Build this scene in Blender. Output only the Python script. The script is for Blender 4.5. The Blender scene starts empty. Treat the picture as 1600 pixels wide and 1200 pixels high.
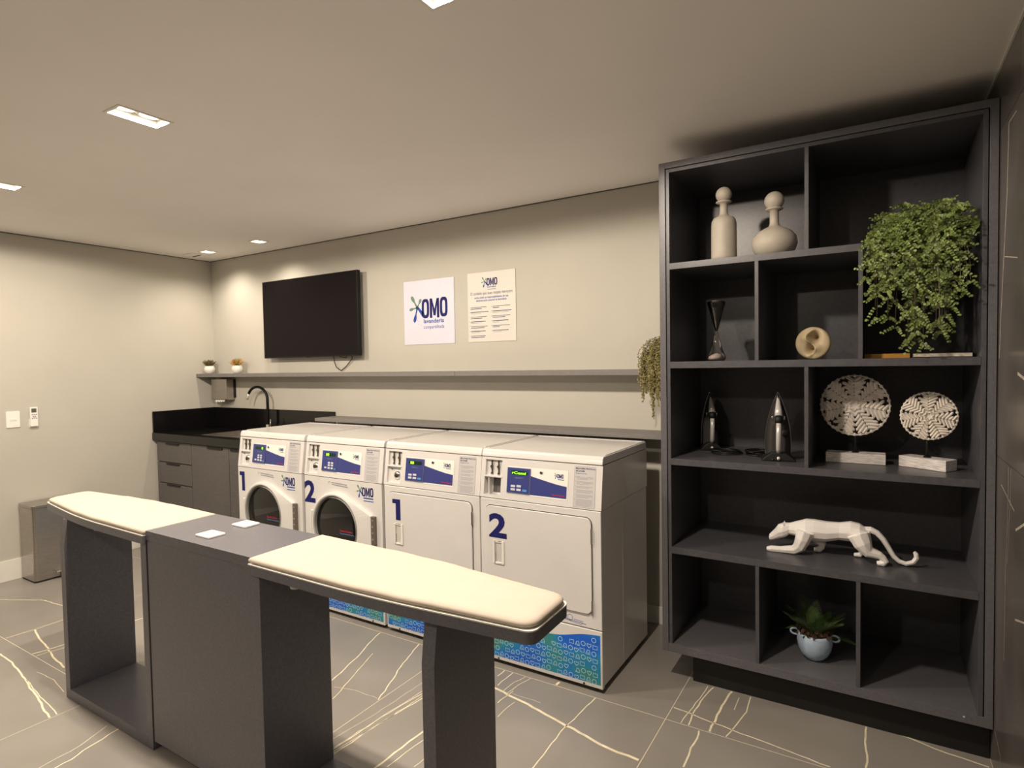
import bpy, bmesh, math, random
from mathutils import Vector, Matrix
random.seed(7)
R = math.radians
PI = math.pi
SC = bpy.context.scene
COL = SC.collection

# ------------------------------------------------------------------ camera
F_PX = 923.2
cam_d = bpy.data.cameras.new('camera')
cam_d.sensor_fit = 'HORIZONTAL'
cam_d.sensor_width = 36
cam_d.lens = 36 * F_PX / 1600
cam = bpy.data.objects.new('camera', cam_d)
COL.objects.link(cam)
YAW, PITCH, ROLL = 0.5538, 0.0341, -0.0171
fw = Vector((-math.sin(YAW) * math.cos(PITCH), math.cos(YAW) * math.cos(PITCH), -math.sin(PITCH)))
rt = Vector((math.cos(YAW), math.sin(YAW), 0))
up = rt.cross(fw)
r2 = rt * math.cos(ROLL) + up * math.sin(ROLL)
u2 = up * math.cos(ROLL) - rt * math.sin(ROLL)
m = Matrix.Identity(4)
for i in range(3):
    m[i][0] = r2[i]; m[i][1] = u2[i]; m[i][2] = -fw[i]
m.translation = Vector((5.5268, -3.396, 1.5583))
cam.matrix_world = m
cam_d.clip_start = 0.02
SC.camera = cam

# ------------------------------------------------------------------ world, exposure
w = bpy.data.worlds.new('world')
w.use_nodes = True
w.node_tree.nodes['Background'].inputs[0].default_value = (0.9, 0.85, 0.75, 1)
w.node_tree.nodes['Background'].inputs[1].default_value = 0.02
SC.world = w
SC.view_settings.view_transform = 'Standard'
SC.view_settings.look = 'None'
SC.view_settings.gamma = 1
SC.view_settings.use_curve_mapping = False
SC.view_settings.exposure = 0.0
SC.cycles.use_denoising = True
SC.cycles.max_bounces = 8
SC.cycles.diffuse_bounces = 5
SC.cycles.sample_clamp_indirect = 4.0

LAMP_COL = (1.0, 0.855, 0.70)
LAMP_W = 56.0            # each lamp of the twin ceiling fixtures
LAMP_W_BACK = 17.0       # unseen row behind the camera, added to match the island's lit front
LAMP_W_SMALL = 27.0      # the two small square fixtures over the sink

H = 2.602                # ceiling height
XR = 5.905               # right wall
YF = -5.5                # wall behind the camera


# ------------------------------------------------------------------ materials
def srgb(r, g, b):
    f = lambda c: (c / 255 / 12.92) if c <= 10 else ((c / 255 + 0.055) / 1.055) ** 2.4
    return (f(r), f(g), f(b))


def mat(name, col, rough=0.5, metal=0.0, spec=0.5, noise=0.0, nscale=8.0, bump=0.0, bscale=60.0,
        emit=None, estr=0.0, coat=0.0, detail=4, stretch=None):
    mt = bpy.data.materials.new(name)
    mt.use_nodes = True
    nt = mt.node_tree
    b = nt.nodes['Principled BSDF']
    b.inputs['Base Color'].default_value = (*col, 1)
    b.inputs['Roughness'].default_value = rough
    b.inputs['Metallic'].default_value = metal
    b.inputs['Specular IOR Level'].default_value = spec
    b.inputs['Coat Weight'].default_value = coat
    if emit:
        b.inputs['Emission Color'].default_value = (*emit, 1)
        b.inputs['Emission Strength'].default_value = estr
    tc = nt.nodes.new('ShaderNodeTexCoord')
    src = tc.outputs['Object']
    if stretch:
        mp = nt.nodes.new('ShaderNodeMapping')
        mp.inputs['Scale'].default_value = stretch
        nt.links.new(src, mp.inputs[0]); src = mp.outputs[0]
    n = nt.nodes.new('ShaderNodeTexNoise')
    n.inputs['Scale'].default_value = nscale
    n.inputs['Detail'].default_value = detail
    nt.links.new(src, n.inputs['Vector'])
    rp = nt.nodes.new('ShaderNodeValToRGB')
    a = max(noise, 0.02)
    rp.color_ramp.elements[0].position = 0.3
    rp.color_ramp.elements[1].position = 0.7
    rp.color_ramp.elements[0].color = (*[c * (1 - a) for c in col], 1)
    rp.color_ramp.elements[1].color = (*[min(1, c * (1 + a)) for c in col], 1)
    nt.links.new(n.outputs['Fac'], rp.inputs[0])
    nt.links.new(rp.outputs[0], b.inputs['Base Color'])
    if bump:
        n2 = nt.nodes.new('ShaderNodeTexNoise')
        n2.inputs['Scale'].default_value = bscale
        n2.inputs['Detail'].default_value = 3
        nt.links.new(tc.outputs['Object'], n2.inputs['Vector'])
        bp = nt.nodes.new('ShaderNodeBump')
        bp.inputs['Strength'].default_value = bump
        bp.inputs['Distance'].default_value = 0.002
        nt.links.new(n2.outputs['Fac'], bp.inputs['Height'])
        nt.links.new(bp.outputs[0], b.inputs['Normal'])
    return mt


WALL = mat('wall_paint', (0.52, 0.502, 0.445), 0.75, spec=0.2, noise=0.02, nscale=3, bump=0.12, bscale=220)
CEIL = mat('ceiling_paint', (0.88, 0.85, 0.82), 0.85, spec=0.1, noise=0.02, nscale=2)
LAM = mat('dark_grey_laminate', (0.124, 0.122, 0.140), 0.32, noise=0.14, nscale=120, bump=0.08, bscale=300)
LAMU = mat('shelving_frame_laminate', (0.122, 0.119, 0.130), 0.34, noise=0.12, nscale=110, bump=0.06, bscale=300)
LAMC = mat('cabinet_laminate', (0.115, 0.106, 0.102), 0.5, noise=0.12, nscale=30, stretch=(1, 1, 6))
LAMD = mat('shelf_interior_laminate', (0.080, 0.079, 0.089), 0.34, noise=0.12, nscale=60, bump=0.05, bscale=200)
BLACK = mat('matt_black', (0.006, 0.006, 0.006), 0.6)
SHELFM = mat('grey_shelf_laminate', (0.19, 0.18, 0.175), 0.45, noise=0.05, nscale=40)
GRAN = mat('black_granite', (0.005, 0.0045, 0.005), 0.16, noise=0.7, nscale=160)
TILE = mat('grey_stone_tile', (0.26, 0.242, 0.218), 0.33, noise=0.10, nscale=2.2, detail=8)
WTILE = mat('dark_stone_tile', (0.105, 0.096, 0.088), 0.22, noise=0.22, nscale=4, detail=8)
GROUT = mat('grout', (0.66, 0.59, 0.46), 0.8)
WGROUT = mat('wall_grout', (0.15, 0.135, 0.11), 0.8)
VEIN = mat('stone_vein', (0.80, 0.72, 0.52), 0.35, noise=0.15, nscale=30)
WVEIN = mat('wall_vein', (0.50, 0.45, 0.38), 0.3, noise=0.3, nscale=30)
ENAM = mat('white_enamel', (0.70, 0.685, 0.67), 0.20, noise=0.01, coat=0.2)
ENAMG = mat('grey_white_plastic', (0.60, 0.58, 0.545), 0.4, noise=0.02)
GAP = mat('dark_gap', (0.03, 0.027, 0.025), 0.7)
PAD = mat('ironing_pad_cotton', (0.50, 0.44, 0.37), 0.95, spec=0.05, noise=0.02, nscale=20, bump=0.3, bscale=25)
WPLAS = mat('white_plastic', (0.86, 0.85, 0.80), 0.35)
STEEL = mat('brushed_steel', (0.46, 0.43, 0.40), 0.27, metal=1.0, noise=0.12, nscale=14, stretch=(1, 1, 14))
CHROME = mat('chrome', (0.85, 0.83, 0.80), 0.08, metal=1.0)
SILV = mat('silver_plastic', (0.72, 0.70, 0.68), 0.25, metal=0.3)
TVB = mat('tv_black', (0.006, 0.006, 0.006), 0.4, spec=0.25)
TVS = mat('tv_screen', (0.007, 0.005, 0.006), 0.30, spec=0.12)
PAPER = mat('poster_white', (0.66, 0.66, 0.77), 0.45)
PAPER2 = mat('poster_cream', (0.67, 0.64, 0.59), 0.45)
NAVY = mat('navy_ink', (0.014, 0.015, 0.12), 0.6, spec=0.2)
BLUE = mat('blue_ink', (0.02, 0.075, 0.36), 0.5, spec=0.2)
GREEN = mat('green_ink', (0.09, 0.22, 0.14), 0.4)
GREY = mat('grey_ink', (0.30, 0.30, 0.36), 0.5)
RED = mat('red_ink', (0.60, 0.02, 0.05), 0.4)
PANELB = mat('panel_blue', (0.040, 0.052, 0.22), 0.35, noise=0.02)
BTN = mat('button_white', (0.62, 0.64, 0.70), 0.35)
BTNB = mat('button_blue', (0.09, 0.30, 0.70), 0.35)
DISP = mat('display_dark', (0.005, 0.03, 0.01), 0.2)
GLOW = mat('display_glow', (0.1, 0.6, 0.02), 0.4, emit=(0.40, 1.0, 0.03), estr=1.6)
STICK = mat('clear_sticker', (0.56, 0.55, 0.54), 0.35)
ICON = mat('icon_line', (0.50, 0.74, 0.82), 0.4)
LENS = mat('lamp_face', (1, 1, 1), 0.5, emit=(1.0, 0.90, 0.68), estr=14)
TRIMW = mat('white_trim', (0.80, 0.78, 0.72), 0.5)
CREAM = mat('cream_ceramic', (0.42, 0.38, 0.32), 0.55, noise=0.05, nscale=30, bump=0.1, bscale=90)
SAND = mat('ochre_ceramic', (0.46, 0.37, 0.23), 0.5, noise=0.06, nscale=25)
CARV = mat('whitewashed_wood', (0.80, 0.74, 0.67), 0.7, noise=0.14, nscale=40, bump=0.3, bscale=80)
PANTH = mat('white_resin', (0.88, 0.85, 0.82), 0.5)
POTB = mat('pale_blue_glaze', (0.46, 0.58, 0.72), 0.6, noise=0.08, nscale=40, bump=0.4, bscale=70)
MOSS = mat('brown_moss', (0.075, 0.042, 0.022), 0.9, noise=0.6, nscale=40)
LEAFA = mat('maidenhair_leaf', (0.155, 0.21, 0.05), 0.5, noise=0.5, nscale=22)
LEAFB = mat('fern_leaf', (0.075, 0.14, 0.04), 0.5, noise=0.5, nscale=30)
LEAFC = mat('olive_leaf', (0.20, 0.17, 0.055), 0.55, noise=0.5, nscale=40)
LEAFR = mat('red_green_tuft', (0.17, 0.075, 0.04), 0.6, noise=0.6, nscale=90)
LEAFY = mat('yellow_tuft', (0.60, 0.36, 0.06), 0.6, noise=0.5, nscale=80)
LEAFO = mat('orange_tuft', (0.55, 0.17, 0.05), 0.6, noise=0.4, nscale=80)
LEAFG = mat('green_tuft', (0.14, 0.20, 0.04), 0.6, noise=0.5, nscale=80)
STEM = mat('stem', (0.05, 0.035, 0.015), 0.6)
GREYPOT = mat('grey_pot', (0.16, 0.155, 0.16), 0.6)
WHITEPOT = mat('white_pot', (0.80, 0.78, 0.73), 0.35)
MUST = mat('mustard_cover', (0.50, 0.24, 0.03), 0.5)
PAGES = mat('paper_pages', (0.70, 0.62, 0.52), 0.8, noise=0.1, nscale=100, stretch=(1, 1, 20))
CORD = mat('black_cord', (0.006, 0.006, 0.007), 0.45)
IRONB = mat('smoky_iron_body', (0.045, 0.042, 0.040), 0.22)
DRUM = mat('drum_steel', (0.035, 0.033, 0.032), 0.25, metal=0.9, noise=0.5, nscale=10)


def glass_mat(name, tint, gl=0.12, rough=0.03):
    mt = bpy.data.materials.new(name); mt.use_nodes = True
    nt = mt.node_tree
    for n in list(nt.nodes): nt.nodes.remove(n)
    out = nt.nodes.new('ShaderNodeOutputMaterial')
    mix = nt.nodes.new('ShaderNodeMixShader')
    tr = nt.nodes.new('ShaderNodeBsdfTransparent'); tr.inputs[0].default_value = (*tint, 1)
    g = nt.nodes.new('ShaderNodeBsdfGlossy'); g.inputs['Roughness'].default_value = rough
    g.inputs['Color'].default_value = (0.9, 0.9, 0.9, 1)
    lw = nt.nodes.new('ShaderNodeFresnel'); lw.inputs[0].default_value = 1.45
    ad = nt.nodes.new('ShaderNodeMath'); ad.operation = 'ADD'; ad.inputs[1].default_value = gl
    ad.use_clamp = True
    nt.links.new(lw.outputs[0], ad.inputs[0])
    nt.links.new(ad.outputs[0], mix.inputs[0])
    nt.links.new(tr.outputs[0], mix.inputs[1]); nt.links.new(g.outputs[0], mix.inputs[2])
    nt.links.new(mix.outputs[0], out.inputs[0])
    return mt


DGLASS = glass_mat('dark_door_glass', (0.22, 0.22, 0.23), 0.03)
CGLASS = glass_mat('clear_glass', (0.90, 0.88, 0.87), 0.03)
SGLASS = glass_mat('smoked_glass', (0.30, 0.28, 0.28), 0.06)


def print_mat():
    mt = bpy.data.materials.new('blue_teal_print'); mt.use_nodes = True
    nt = mt.node_tree
    b = nt.nodes['Principled BSDF']; b.inputs['Roughness'].default_value = 0.35
    tc = nt.nodes.new('ShaderNodeTexCoord')
    mp = nt.nodes.new('ShaderNodeMapping'); mp.inputs['Scale'].default_value = (1, 1, 1.6)
    n = nt.nodes.new('ShaderNodeTexNoise'); n.inputs['Scale'].default_value = 4.5; n.inputs['Detail'].default_value = 1.5
    rp = nt.nodes.new('ShaderNodeValToRGB')
    e = rp.color_ramp.elements
    e[0].position = 0.42; e[0].color = (0.006, 0.12, 0.66, 1)
    e[1].position = 0.70; e[1].color = (0.05, 0.24, 0.20, 1)
    k = e.new(0.53); k.color = (0.008, 0.20, 0.60, 1)
    k = e.new(0.61); k.color = (0.02, 0.26, 0.38, 1)
    nt.links.new(tc.outputs['Object'], mp.inputs[0]); nt.links.new(mp.outputs[0], n.inputs['Vector'])
    nt.links.new(n.outputs['Fac'], rp.inputs[0]); nt.links.new(rp.outputs[0], b.inputs['Base Color'])
    return mt


PRINT = print_mat()


# ------------------------------------------------------------------ mesh helpers
def wloc(o):
    v = Vector((0, 0, 0))
    while o:
        v += o.location; o = o.parent
    return v


def thing(name, label, cat, loc, group=None):
    o = bpy.data.objects.new(name, None)
    o.empty_display_size = 0.05
    COL.objects.link(o)
    o.location = loc
    o['label'] = label; o['category'] = cat
    if group: o['group'] = group
    return o


def tag(o, label, cat, group=None):
    o['label'] = label; o['category'] = cat
    if group: o['group'] = group
    return o


TXT = {}


def text_polys(s, offset=0.0, align='LEFT'):
    key = (s, offset, align)
    if key in TXT: return TXT[key]
    c = bpy.data.curves.new('t', 'FONT')
    c.body = s; c.size = 1; c.offset = offset; c.resolution_u = 3; c.align_x = align
    o = bpy.data.objects.new('t', c)
    me = o.to_mesh()
    vs = [tuple(v.co[:2]) for v in me.vertices]
    fs = [tuple(p.vertices) for p in me.polygons]
    o.to_mesh_clear()
    bpy.data.objects.remove(o); bpy.data.curves.remove(c)
    TXT[key] = (vs, fs)
    return TXT[key]


class MB:
    def __init__(s):
        s.v = []; s.f = []; s.mi = []

    def add(s, vs, fs, mi=0):
        n = len(s.v)
        s.v += [tuple(v) for v in vs]
        for f in fs:
            s.f.append(tuple(i + n for i in f)); s.mi.append(mi)
        return s

    def box(s, x0, x1, y0, y1, z0, z1, mi=0):
        v = [(x, y, z) for x in (x0, x1) for y in (y0, y1) for z in (z0, z1)]
        return s.add(v, [(0, 1, 3, 2), (4, 6, 7, 5), (0, 4, 5, 1), (2, 3, 7, 6), (0, 2, 6, 4), (1, 5, 7, 3)], mi)

    def prism(s, pts, axis, a, b, mi=0):
        def P(p, t):
            return {'z': (p[0], p[1], t), 'x': (t, p[0], p[1]), 'y': (p[0], t, p[1])}[axis]
        n = len(pts)
        v = [P(p, a) for p in pts] + [P(p, b) for p in pts]
        return s.add(v, [tuple(range(n)), tuple(range(2 * n - 1, n - 1, -1))] +
                     [(i, (i + 1) % n, n + (i + 1) % n, n + i) for i in range(n)], mi)

    def tube(s, pts, r, n=8, mi=0, cap=True):
        pts = [Vector(p) for p in pts]
        rs = r if isinstance(r, (list, tuple)) else [r] * len(pts)
        rings = []
        prev = None
        for i, p in enumerate(pts):
            d = (pts[min(i + 1, len(pts) - 1)] - pts[max(i - 1, 0)]).normalized()
            if prev is None:
                a = Vector((0, 0, 1)) if abs(d.z) < 0.9 else Vector((1, 0, 0))
                u = d.cross(a).normalized()
            else:
                u = (prev - d * prev.dot(d)).normalized()
            prev = u
            v = d.cross(u)
            rings.append([p + (u * math.cos(2 * PI * k / n) + v * math.sin(2 * PI * k / n)) * rs[i] for k in range(n)])
        vs = [q for rg in rings for q in rg]
        fs = [(i * n + k, i * n + (k + 1) % n, (i + 1) * n + (k + 1) % n, (i + 1) * n + k)
              for i in range(len(pts) - 1) for k in range(n)]
        if cap:
            fs += [tuple(range(n - 1, -1, -1)), tuple(range((len(pts) - 1) * n, len(pts) * n))]
        return s.add(vs, fs, mi)

    def lathe(s, prof, c, n=32, axis='z', mi=0, ang=2 * PI):
        vs = []
        for (r, t) in prof:
            r = max(r, 0.0002)
            for k in range(n):
                a = ang * k / n
                if axis == 'z': vs.append((c[0] + r * math.cos(a), c[1] + r * math.sin(a), c[2] + t))
                elif axis == 'y': vs.append((c[0] + r * math.cos(a), c[1] + t, c[2] + r * math.sin(a)))
                else: vs.append((c[0] + t, c[1] + r * math.cos(a), c[2] + r * math.sin(a)))
        fs = [(i * n + k, i * n + (k + 1) % n, (i + 1) * n + (k + 1) % n, (i + 1) * n + k)
              for i in range(len(prof) - 1) for k in range(n)]
        return s.add(vs, fs, mi)

    def poly(s, pts, F, off=0.0, mi=0):
        return s.add([F(p[0], p[1], off) for p in pts], [tuple(range(len(pts)))], mi)

    def rect(s, u0, u1, v0, v1, F, off=0.0, mi=0):
        return s.poly([(u0, v0), (u1, v0), (u1, v1), (u0, v1)], F, off, mi)

    def ribbon(s, pts, w, F, off=0.0, closed=False, mi=0):
        n = len(pts); L = []; Rr = []
        for i in range(n):
            if closed: a = pts[(i - 1) % n]; b = pts[(i + 1) % n]
            else: a = pts[max(i - 1, 0)]; b = pts[min(i + 1, n - 1)]
            dx, dy = b[0] - a[0], b[1] - a[1]
            l = math.hypot(dx, dy) or 1
            nx, ny = -dy / l * w / 2, dx / l * w / 2
            L.append(F(pts[i][0] + nx, pts[i][1] + ny, off)); Rr.append(F(pts[i][0] - nx, pts[i][1] - ny, off))
        fs = [(i, (i + 1) % n, n + (i + 1) % n, n + i) for i in range(n if closed else n - 1)]
        return s.add(L + Rr, fs, mi)

    def text(s, string, u, v, size, F, off=0.0, mi=0, bold=0.0, sx=1.0, align='LEFT', width=None):
        vs, fs = text_polys(string, bold, align)
        if width:
            xs = [p[0] for p in vs]; sx = width / ((max(xs) - min(xs)) * size)
        return s.add([F(u + p[0] * size * sx, v + p[1] * size, off) for p in vs], fs, mi)

    def holes(s, u0, u1, v0, v1, F, hs, depth, border, mi=0, mif=None):
        """plate with rectangular recesses: hs = (a,b,c,d[,depth]); F(u,v,w), w inward"""
        us = sorted({u0, u1} | {h[0] for h in hs} | {h[1] for h in hs})
        vs = sorted({v0, v1} | {h[2] for h in hs} | {h[3] for h in hs})
        for i in range(len(us) - 1):
            for j in range(len(vs) - 1):
                cu = (us[i] + us[i + 1]) / 2; cv = (vs[j] + vs[j + 1]) / 2
                if any(h[0] < cu < h[1] and h[2] < cv < h[3] for h in hs): continue
                s.rect(us[i], us[i + 1], vs[j], vs[j + 1], F, 0, mi)
        def walls(a, b, c, d, w, m):
            P = [(a, c), (b, c), (b, d), (a, d)]
            for k in range(4):
                p, q = P[k], P[(k + 1) % 4]
                s.add([F(*p, 0), F(*q, 0), F(*q, w), F(*p, w)], [(0, 1, 2, 3)], m)
        for h in hs:
            w = h[4] if len(h) > 4 else depth
            walls(h[0], h[1], h[2], h[3], w, mi)
            s.rect(h[0], h[1], h[2], h[3], F, w, mi if mif is None else mif)
        if border: walls(u0, u1, v0, v1, border, mi)
        return s

    def build(s, name, mt, parent=None, smooth=False, bevel=0.0, seg=2, loc=None, recalc=True, kind=None):
        me = bpy.data.meshes.new(name)
        o0 = wloc(parent) if parent else Vector(loc or (0, 0, 0))
        me.from_pydata([(v[0] - o0.x, v[1] - o0.y, v[2] - o0.z) for v in s.v], [], s.f)
        for x in (mt if isinstance(mt, (list, tuple)) else [mt]): me.materials.append(x)
        me.polygons.foreach_set('material_index', s.mi)
        if smooth: me.polygons.foreach_set('use_smooth', [True] * len(s.f))
        if recalc:
            bm = bmesh.new(); bm.from_mesh(me)
            bmesh.ops.remove_doubles(bm, verts=bm.verts, dist=1e-6)
            bmesh.ops.recalc_face_normals(bm, faces=bm.faces)
            bm.to_mesh(me); bm.free()
        me.update()
        o = bpy.data.objects.new(name, me)
        COL.objects.link(o)
        if parent: o.parent = parent
        else: o.location = o0
        if bevel:
            b = o.modifiers.new('bevel', 'BEVEL'); b.width = bevel; b.segments = seg; b.limit_method = 'ANGLE'
            b.angle_limit = R(40)
            if smooth or seg > 1:
                me.polygons.foreach_set('use_smooth', [True] * len(me.polygons))
                ws = o.modifiers.new('wn', 'WEIGHTED_NORMAL'); ws.keep_sharp = True
        if kind: o['kind'] = kind
        return o


def struct(o, label=None):
    o['kind'] = 'structure'
    if label: o['label'] = label
    return o


def circ(cx, cy, r, n=16, a0=0, a1=2 * PI):
    return [(cx + r * math.cos(a0 + (a1 - a0) * k / n), cy + r * math.sin(a0 + (a1 - a0) * k / n)) for k in range(n)]


def rrect(x0, x1, y0, y1, r, n=5):
    pts = []
    for cx, cy, a in ((x1 - r, y1 - r, 0), (x0 + r, y1 - r, PI / 2), (x0 + r, y0 + r, PI), (x1 - r, y0 + r, 1.5 * PI)):
        for k in range(n + 1):
            t = a + PI / 2 * k / n
            pts.append((cx + r * math.cos(t), cy + r * math.sin(t)))
    return pts


# ================================================================== ROOM
struct(MB().box(-0.1, XR + 0.1, 0, 0.1, 0, H + 0.1).build('wall_back', WALL), 'plain beige painted wall behind the machines')
struct(MB().box(-0.1, 0, YF, 0, 0, H + 0.1).build('wall_left', WALL), 'plain beige painted wall with switch and remote control')
struct(MB().box(-0.1, XR + 0.1, YF - 0.1, YF, 0, H + 0.1).build('wall_front', mat('dark_front_wall', (0.12, 0.11, 0.10), 0.6)), 'dark wall opposite the machines')  # unseen wall, coloured dark to cut the light it bounces
wr = struct(MB().box(XR + 0.008, XR + 0.1, YF, 0, 0, H + 0.1).build('wall_right', WGROUT), 'wall clad in dark veined stone tiles')
fl = struct(MB().box(0, XR, YF, 0, -0.06, -0.0004).build('floor', GROUT), 'floor of large grey veined stone tiles')

# ceiling with real recesses for the fixtures
TWINS = [(2.932, -2.09), (1.378, -2.075), (4.47, -2.105)]
TWINS_BACK = [(1.378, -4.1), (2.932, -4.1), (4.47, -4.1)]
SMALL = [(0.45, -0.30), (1.185, -0.31)]
hs = []
for x, y in TWINS + TWINS_BACK: hs.append((x - 0.050, x + 0.050, y - 0.096, y + 0.096))
for x, y in SMALL: hs.append((x - 0.046, x + 0.046, y - 0.046, y + 0.046))
FC = lambda u, v, w: (u, v, H + w)
struct(MB().holes(0, XR, YF, 0, FC, hs, 0.055, 0).build('ceiling', CEIL, recalc=False), 'smooth off-white ceiling with recessed lights')
struct(MB().box(0, XR, YF, 0, H + 0.07, H + 0.1).build('ceiling', CEIL), 'slab above the ceiling')

# floor tiles, each its own piece, with inlaid veins
xs = [0.0, 1.177, 2.366, 3.556, 4.747, XR]
ys = [0.0, -0.911, -2.073, -3.25, -4.43, YF]
tiles = {}
g = 0.0018
for i in range(5):
    for j in range(5):
        t = MB().box(xs[i] + g, xs[i + 1] - g, ys[j + 1] + g, ys[j] - g, -0.003, 0.0).build('floor_tile', TILE, fl)
        tiles[(i, j)] = t
FZ = lambda u, v, w: (u, v, w)
VEINS = [
  (0.008,[(1.392,-2.159),(1.542,-2.164),(1.687,-2.178),(1.840,-2.199),(1.974,-2.225),(2.104,-2.239),(2.230,-2.265),(2.358,-2.284)]),
  (0.004,[(1.867,-2.201),(2.037,-2.221),(2.153,-2.234),(2.266,-2.244),(2.358,-2.256)]),
  (0.009,[(1.197,-1.929),(1.332,-1.961),(1.519,-1.990),(1.697,-2.025),(1.819,-2.035),(1.889,-2.047)]),
  (0.004,[(1.184,-2.065),(1.195,-1.924),(1.190,-1.855),(1.184,-1.780)]),
  (0.008,[(1.555,-2.069),(1.574,-2.002),(1.582,-1.932),(1.59,-1.7),(1.603,-1.513)]),
  (0.005,[(1.604,-2.068),(1.608,-2.014),(1.627,-1.950),(1.64,-1.7)]),
  (0.003,[(1.817,-2.140),(1.993,-2.129),(2.167,-2.155)]),
  (0.003,[(2.72,-2.8),(2.725,-2.451),(2.708,-2.307),(2.654,-2.181)]),
  (0.006,[(2.80,-2.9),(2.781,-2.422),(2.778,-2.363),(2.755,-2.314),(2.742,-2.238),(2.725,-2.175),(2.71,-2.08)]),
  (0.006,[(2.274,-1.887),(2.355,-1.898)]),
  (0.006,[(3.225,-1.425),(3.150,-1.166),(3.100,-1.053),(3.060,-0.920)]),
  (0.004,[(3.357,-1.535),(3.294,-1.362),(3.203,-1.122)]),
  (0.006,[(3.549,-1.434),(3.492,-1.294),(3.418,-1.119),(3.352,-0.915)]),
  (0.004,[(3.645,-1.790),(3.659,-1.526),(3.694,-1.288),(3.74,-0.95)]),
  (0.003,[(3.658,-1.801),(3.690,-1.531),(3.706,-1.302),(3.76,-1.0)]),
  (0.005,[(3.670,-1.806),(3.683,-1.603),(3.704,-1.421),(3.720,-1.319),(3.78,-1.05)]),
  (0.003,[(3.639,-1.778),(3.655,-1.575),(3.679,-1.271),(3.72,-0.95)]),
  (0.002,[(3.591,-1.741),(3.619,-1.512),(3.631,-1.215)]),
  (0.009,[(3.874,-1.95),(3.874,-1.783),(3.877,-1.678),(3.888,-1.510),(3.90,-1.2)]),
  (0.004,[(3.910,-1.755),(3.915,-1.656),(3.926,-1.555)]),
  (0.003,[(4.001,-1.702),(4.005,-1.648),(4.01,-1.4)]),
  (0.002,[(3.281,-1.461),(3.394,-1.429),(3.535,-1.426)]),
  (0.013,[(3.80,-1.05),(3.983,-1.079),(4.135,-1.108),(4.279,-1.143),(4.463,-1.185),(4.606,-1.218),(4.738,-1.226)]),
  (0.005,[(3.918,-0.979),(3.920,-0.915)]),
  (0.004,[(3.966,-1.052),(3.966,-0.977),(3.969,-0.915)]),
  (0.003,[(4.015,-1.085),(4.020,-0.984),(4.043,-0.915)]),
  (0.003,[(4.040,-1.094),(4.051,-0.991),(4.073,-0.915)]),
  (0.004,[(4.046,-1.175),(4.051,-1.111),(4.057,-1.056)]),
  (0.003,[(4.105,-1.265),(4.103,-1.203),(4.111,-1.129)]),
  (0.002,[(4.062,-1.074),(4.218,-1.076)]),
  (0.005,[(4.40,-1.9),(4.403,-1.469),(4.393,-1.225),(4.405,-1.111),(4.418,-0.915)]),
  (0.012,[(4.209,-0.905),(4.211,-0.874)]),
  (0.006,[(4.753,-0.808),(4.828,-0.815),(4.930,-0.836),(5.012,-0.847),(5.155,-0.864),(5.38,-0.897)]),
  (0.004,[(4.813,-0.905),(4.823,-0.797),(4.838,-0.645),(4.843,-0.554)]),
  (0.006,[(4.845,-0.905),(4.839,-0.819),(4.845,-0.698),(4.868,-0.551)]),
  (0.009,[(4.933,-0.905),(4.937,-0.731),(4.943,-0.608),(4.951,-0.545)]),
  (0.005,[(4.999,-0.905),(5.021,-0.794),(5.040,-0.682),(5.034,-0.549)]),
  (0.007,[(4.899,-1.179),(4.893,-1.051),(4.900,-0.977),(4.893,-0.921)]),
  (0.003,[(4.990,-0.690),(4.990,-0.580)]),
  (0.007,[(5.493,-0.542),(5.490,-0.659),(5.499,-0.752),(5.495,-0.836)]),
  (0.008,[(5.55,-0.52),(5.647,-0.541),(5.767,-0.580),(5.893,-0.599)]),
  # out of frame, in the same manner
  (0.006,[(0.3,-1.9),(0.7,-1.7),(1.17,-1.66)]), (0.005,[(0.2,-2.9),(0.6,-2.6),(1.1,-2.5)]),
  (0.008,[(1.3,-3.2),(1.6,-2.8),(2.2,-2.7)]), (0.006,[(3.0,-3.2),(3.3,-2.9),(3.4,-2.4)]),
  (0.008,[(4.0,-3.2),(4.2,-2.8),(4.7,-2.6)]), (0.006,[(4.9,-2.9),(5.3,-2.5),(5.8,-2.4)]),
  (0.006,[(4.8,-1.9),(5.2,-1.7),(5.8,-1.75)]),
]
vb = {}
for wd, pts in VEINS:
    cx = sum(p[0] for p in pts) / len(pts); cy = sum(p[1] for p in pts) / len(pts)
    i = max(k for k in range(5) if xs[k] <= cx); j = max(k for k in range(5) if ys[k] >= cy)
    # fine wobble between measured points
    q = []
    rr = random.Random(int(cx * 1000))
    for a, b in zip(pts[:-1], pts[1:]):
        n = max(2, int(math.hypot(a[0] - b[0], a[1] - b[1]) / 0.035))
        for k in range(n):
            t = k / n
            jt = 0.0035 if k else 0
            q.append((a[0] + (b[0] - a[0]) * t + rr.uniform(-jt, jt), a[1] + (b[1] - a[1]) * t + rr.uniform(-jt, jt)))
    q.append(pts[-1])
    vb.setdefault((i, j), MB()).ribbon(q, wd, FZ, 0.0003)
for k, mb_ in vb.items():
    mb_.build('vein', VEIN, tiles[k], recalc=False)

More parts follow.
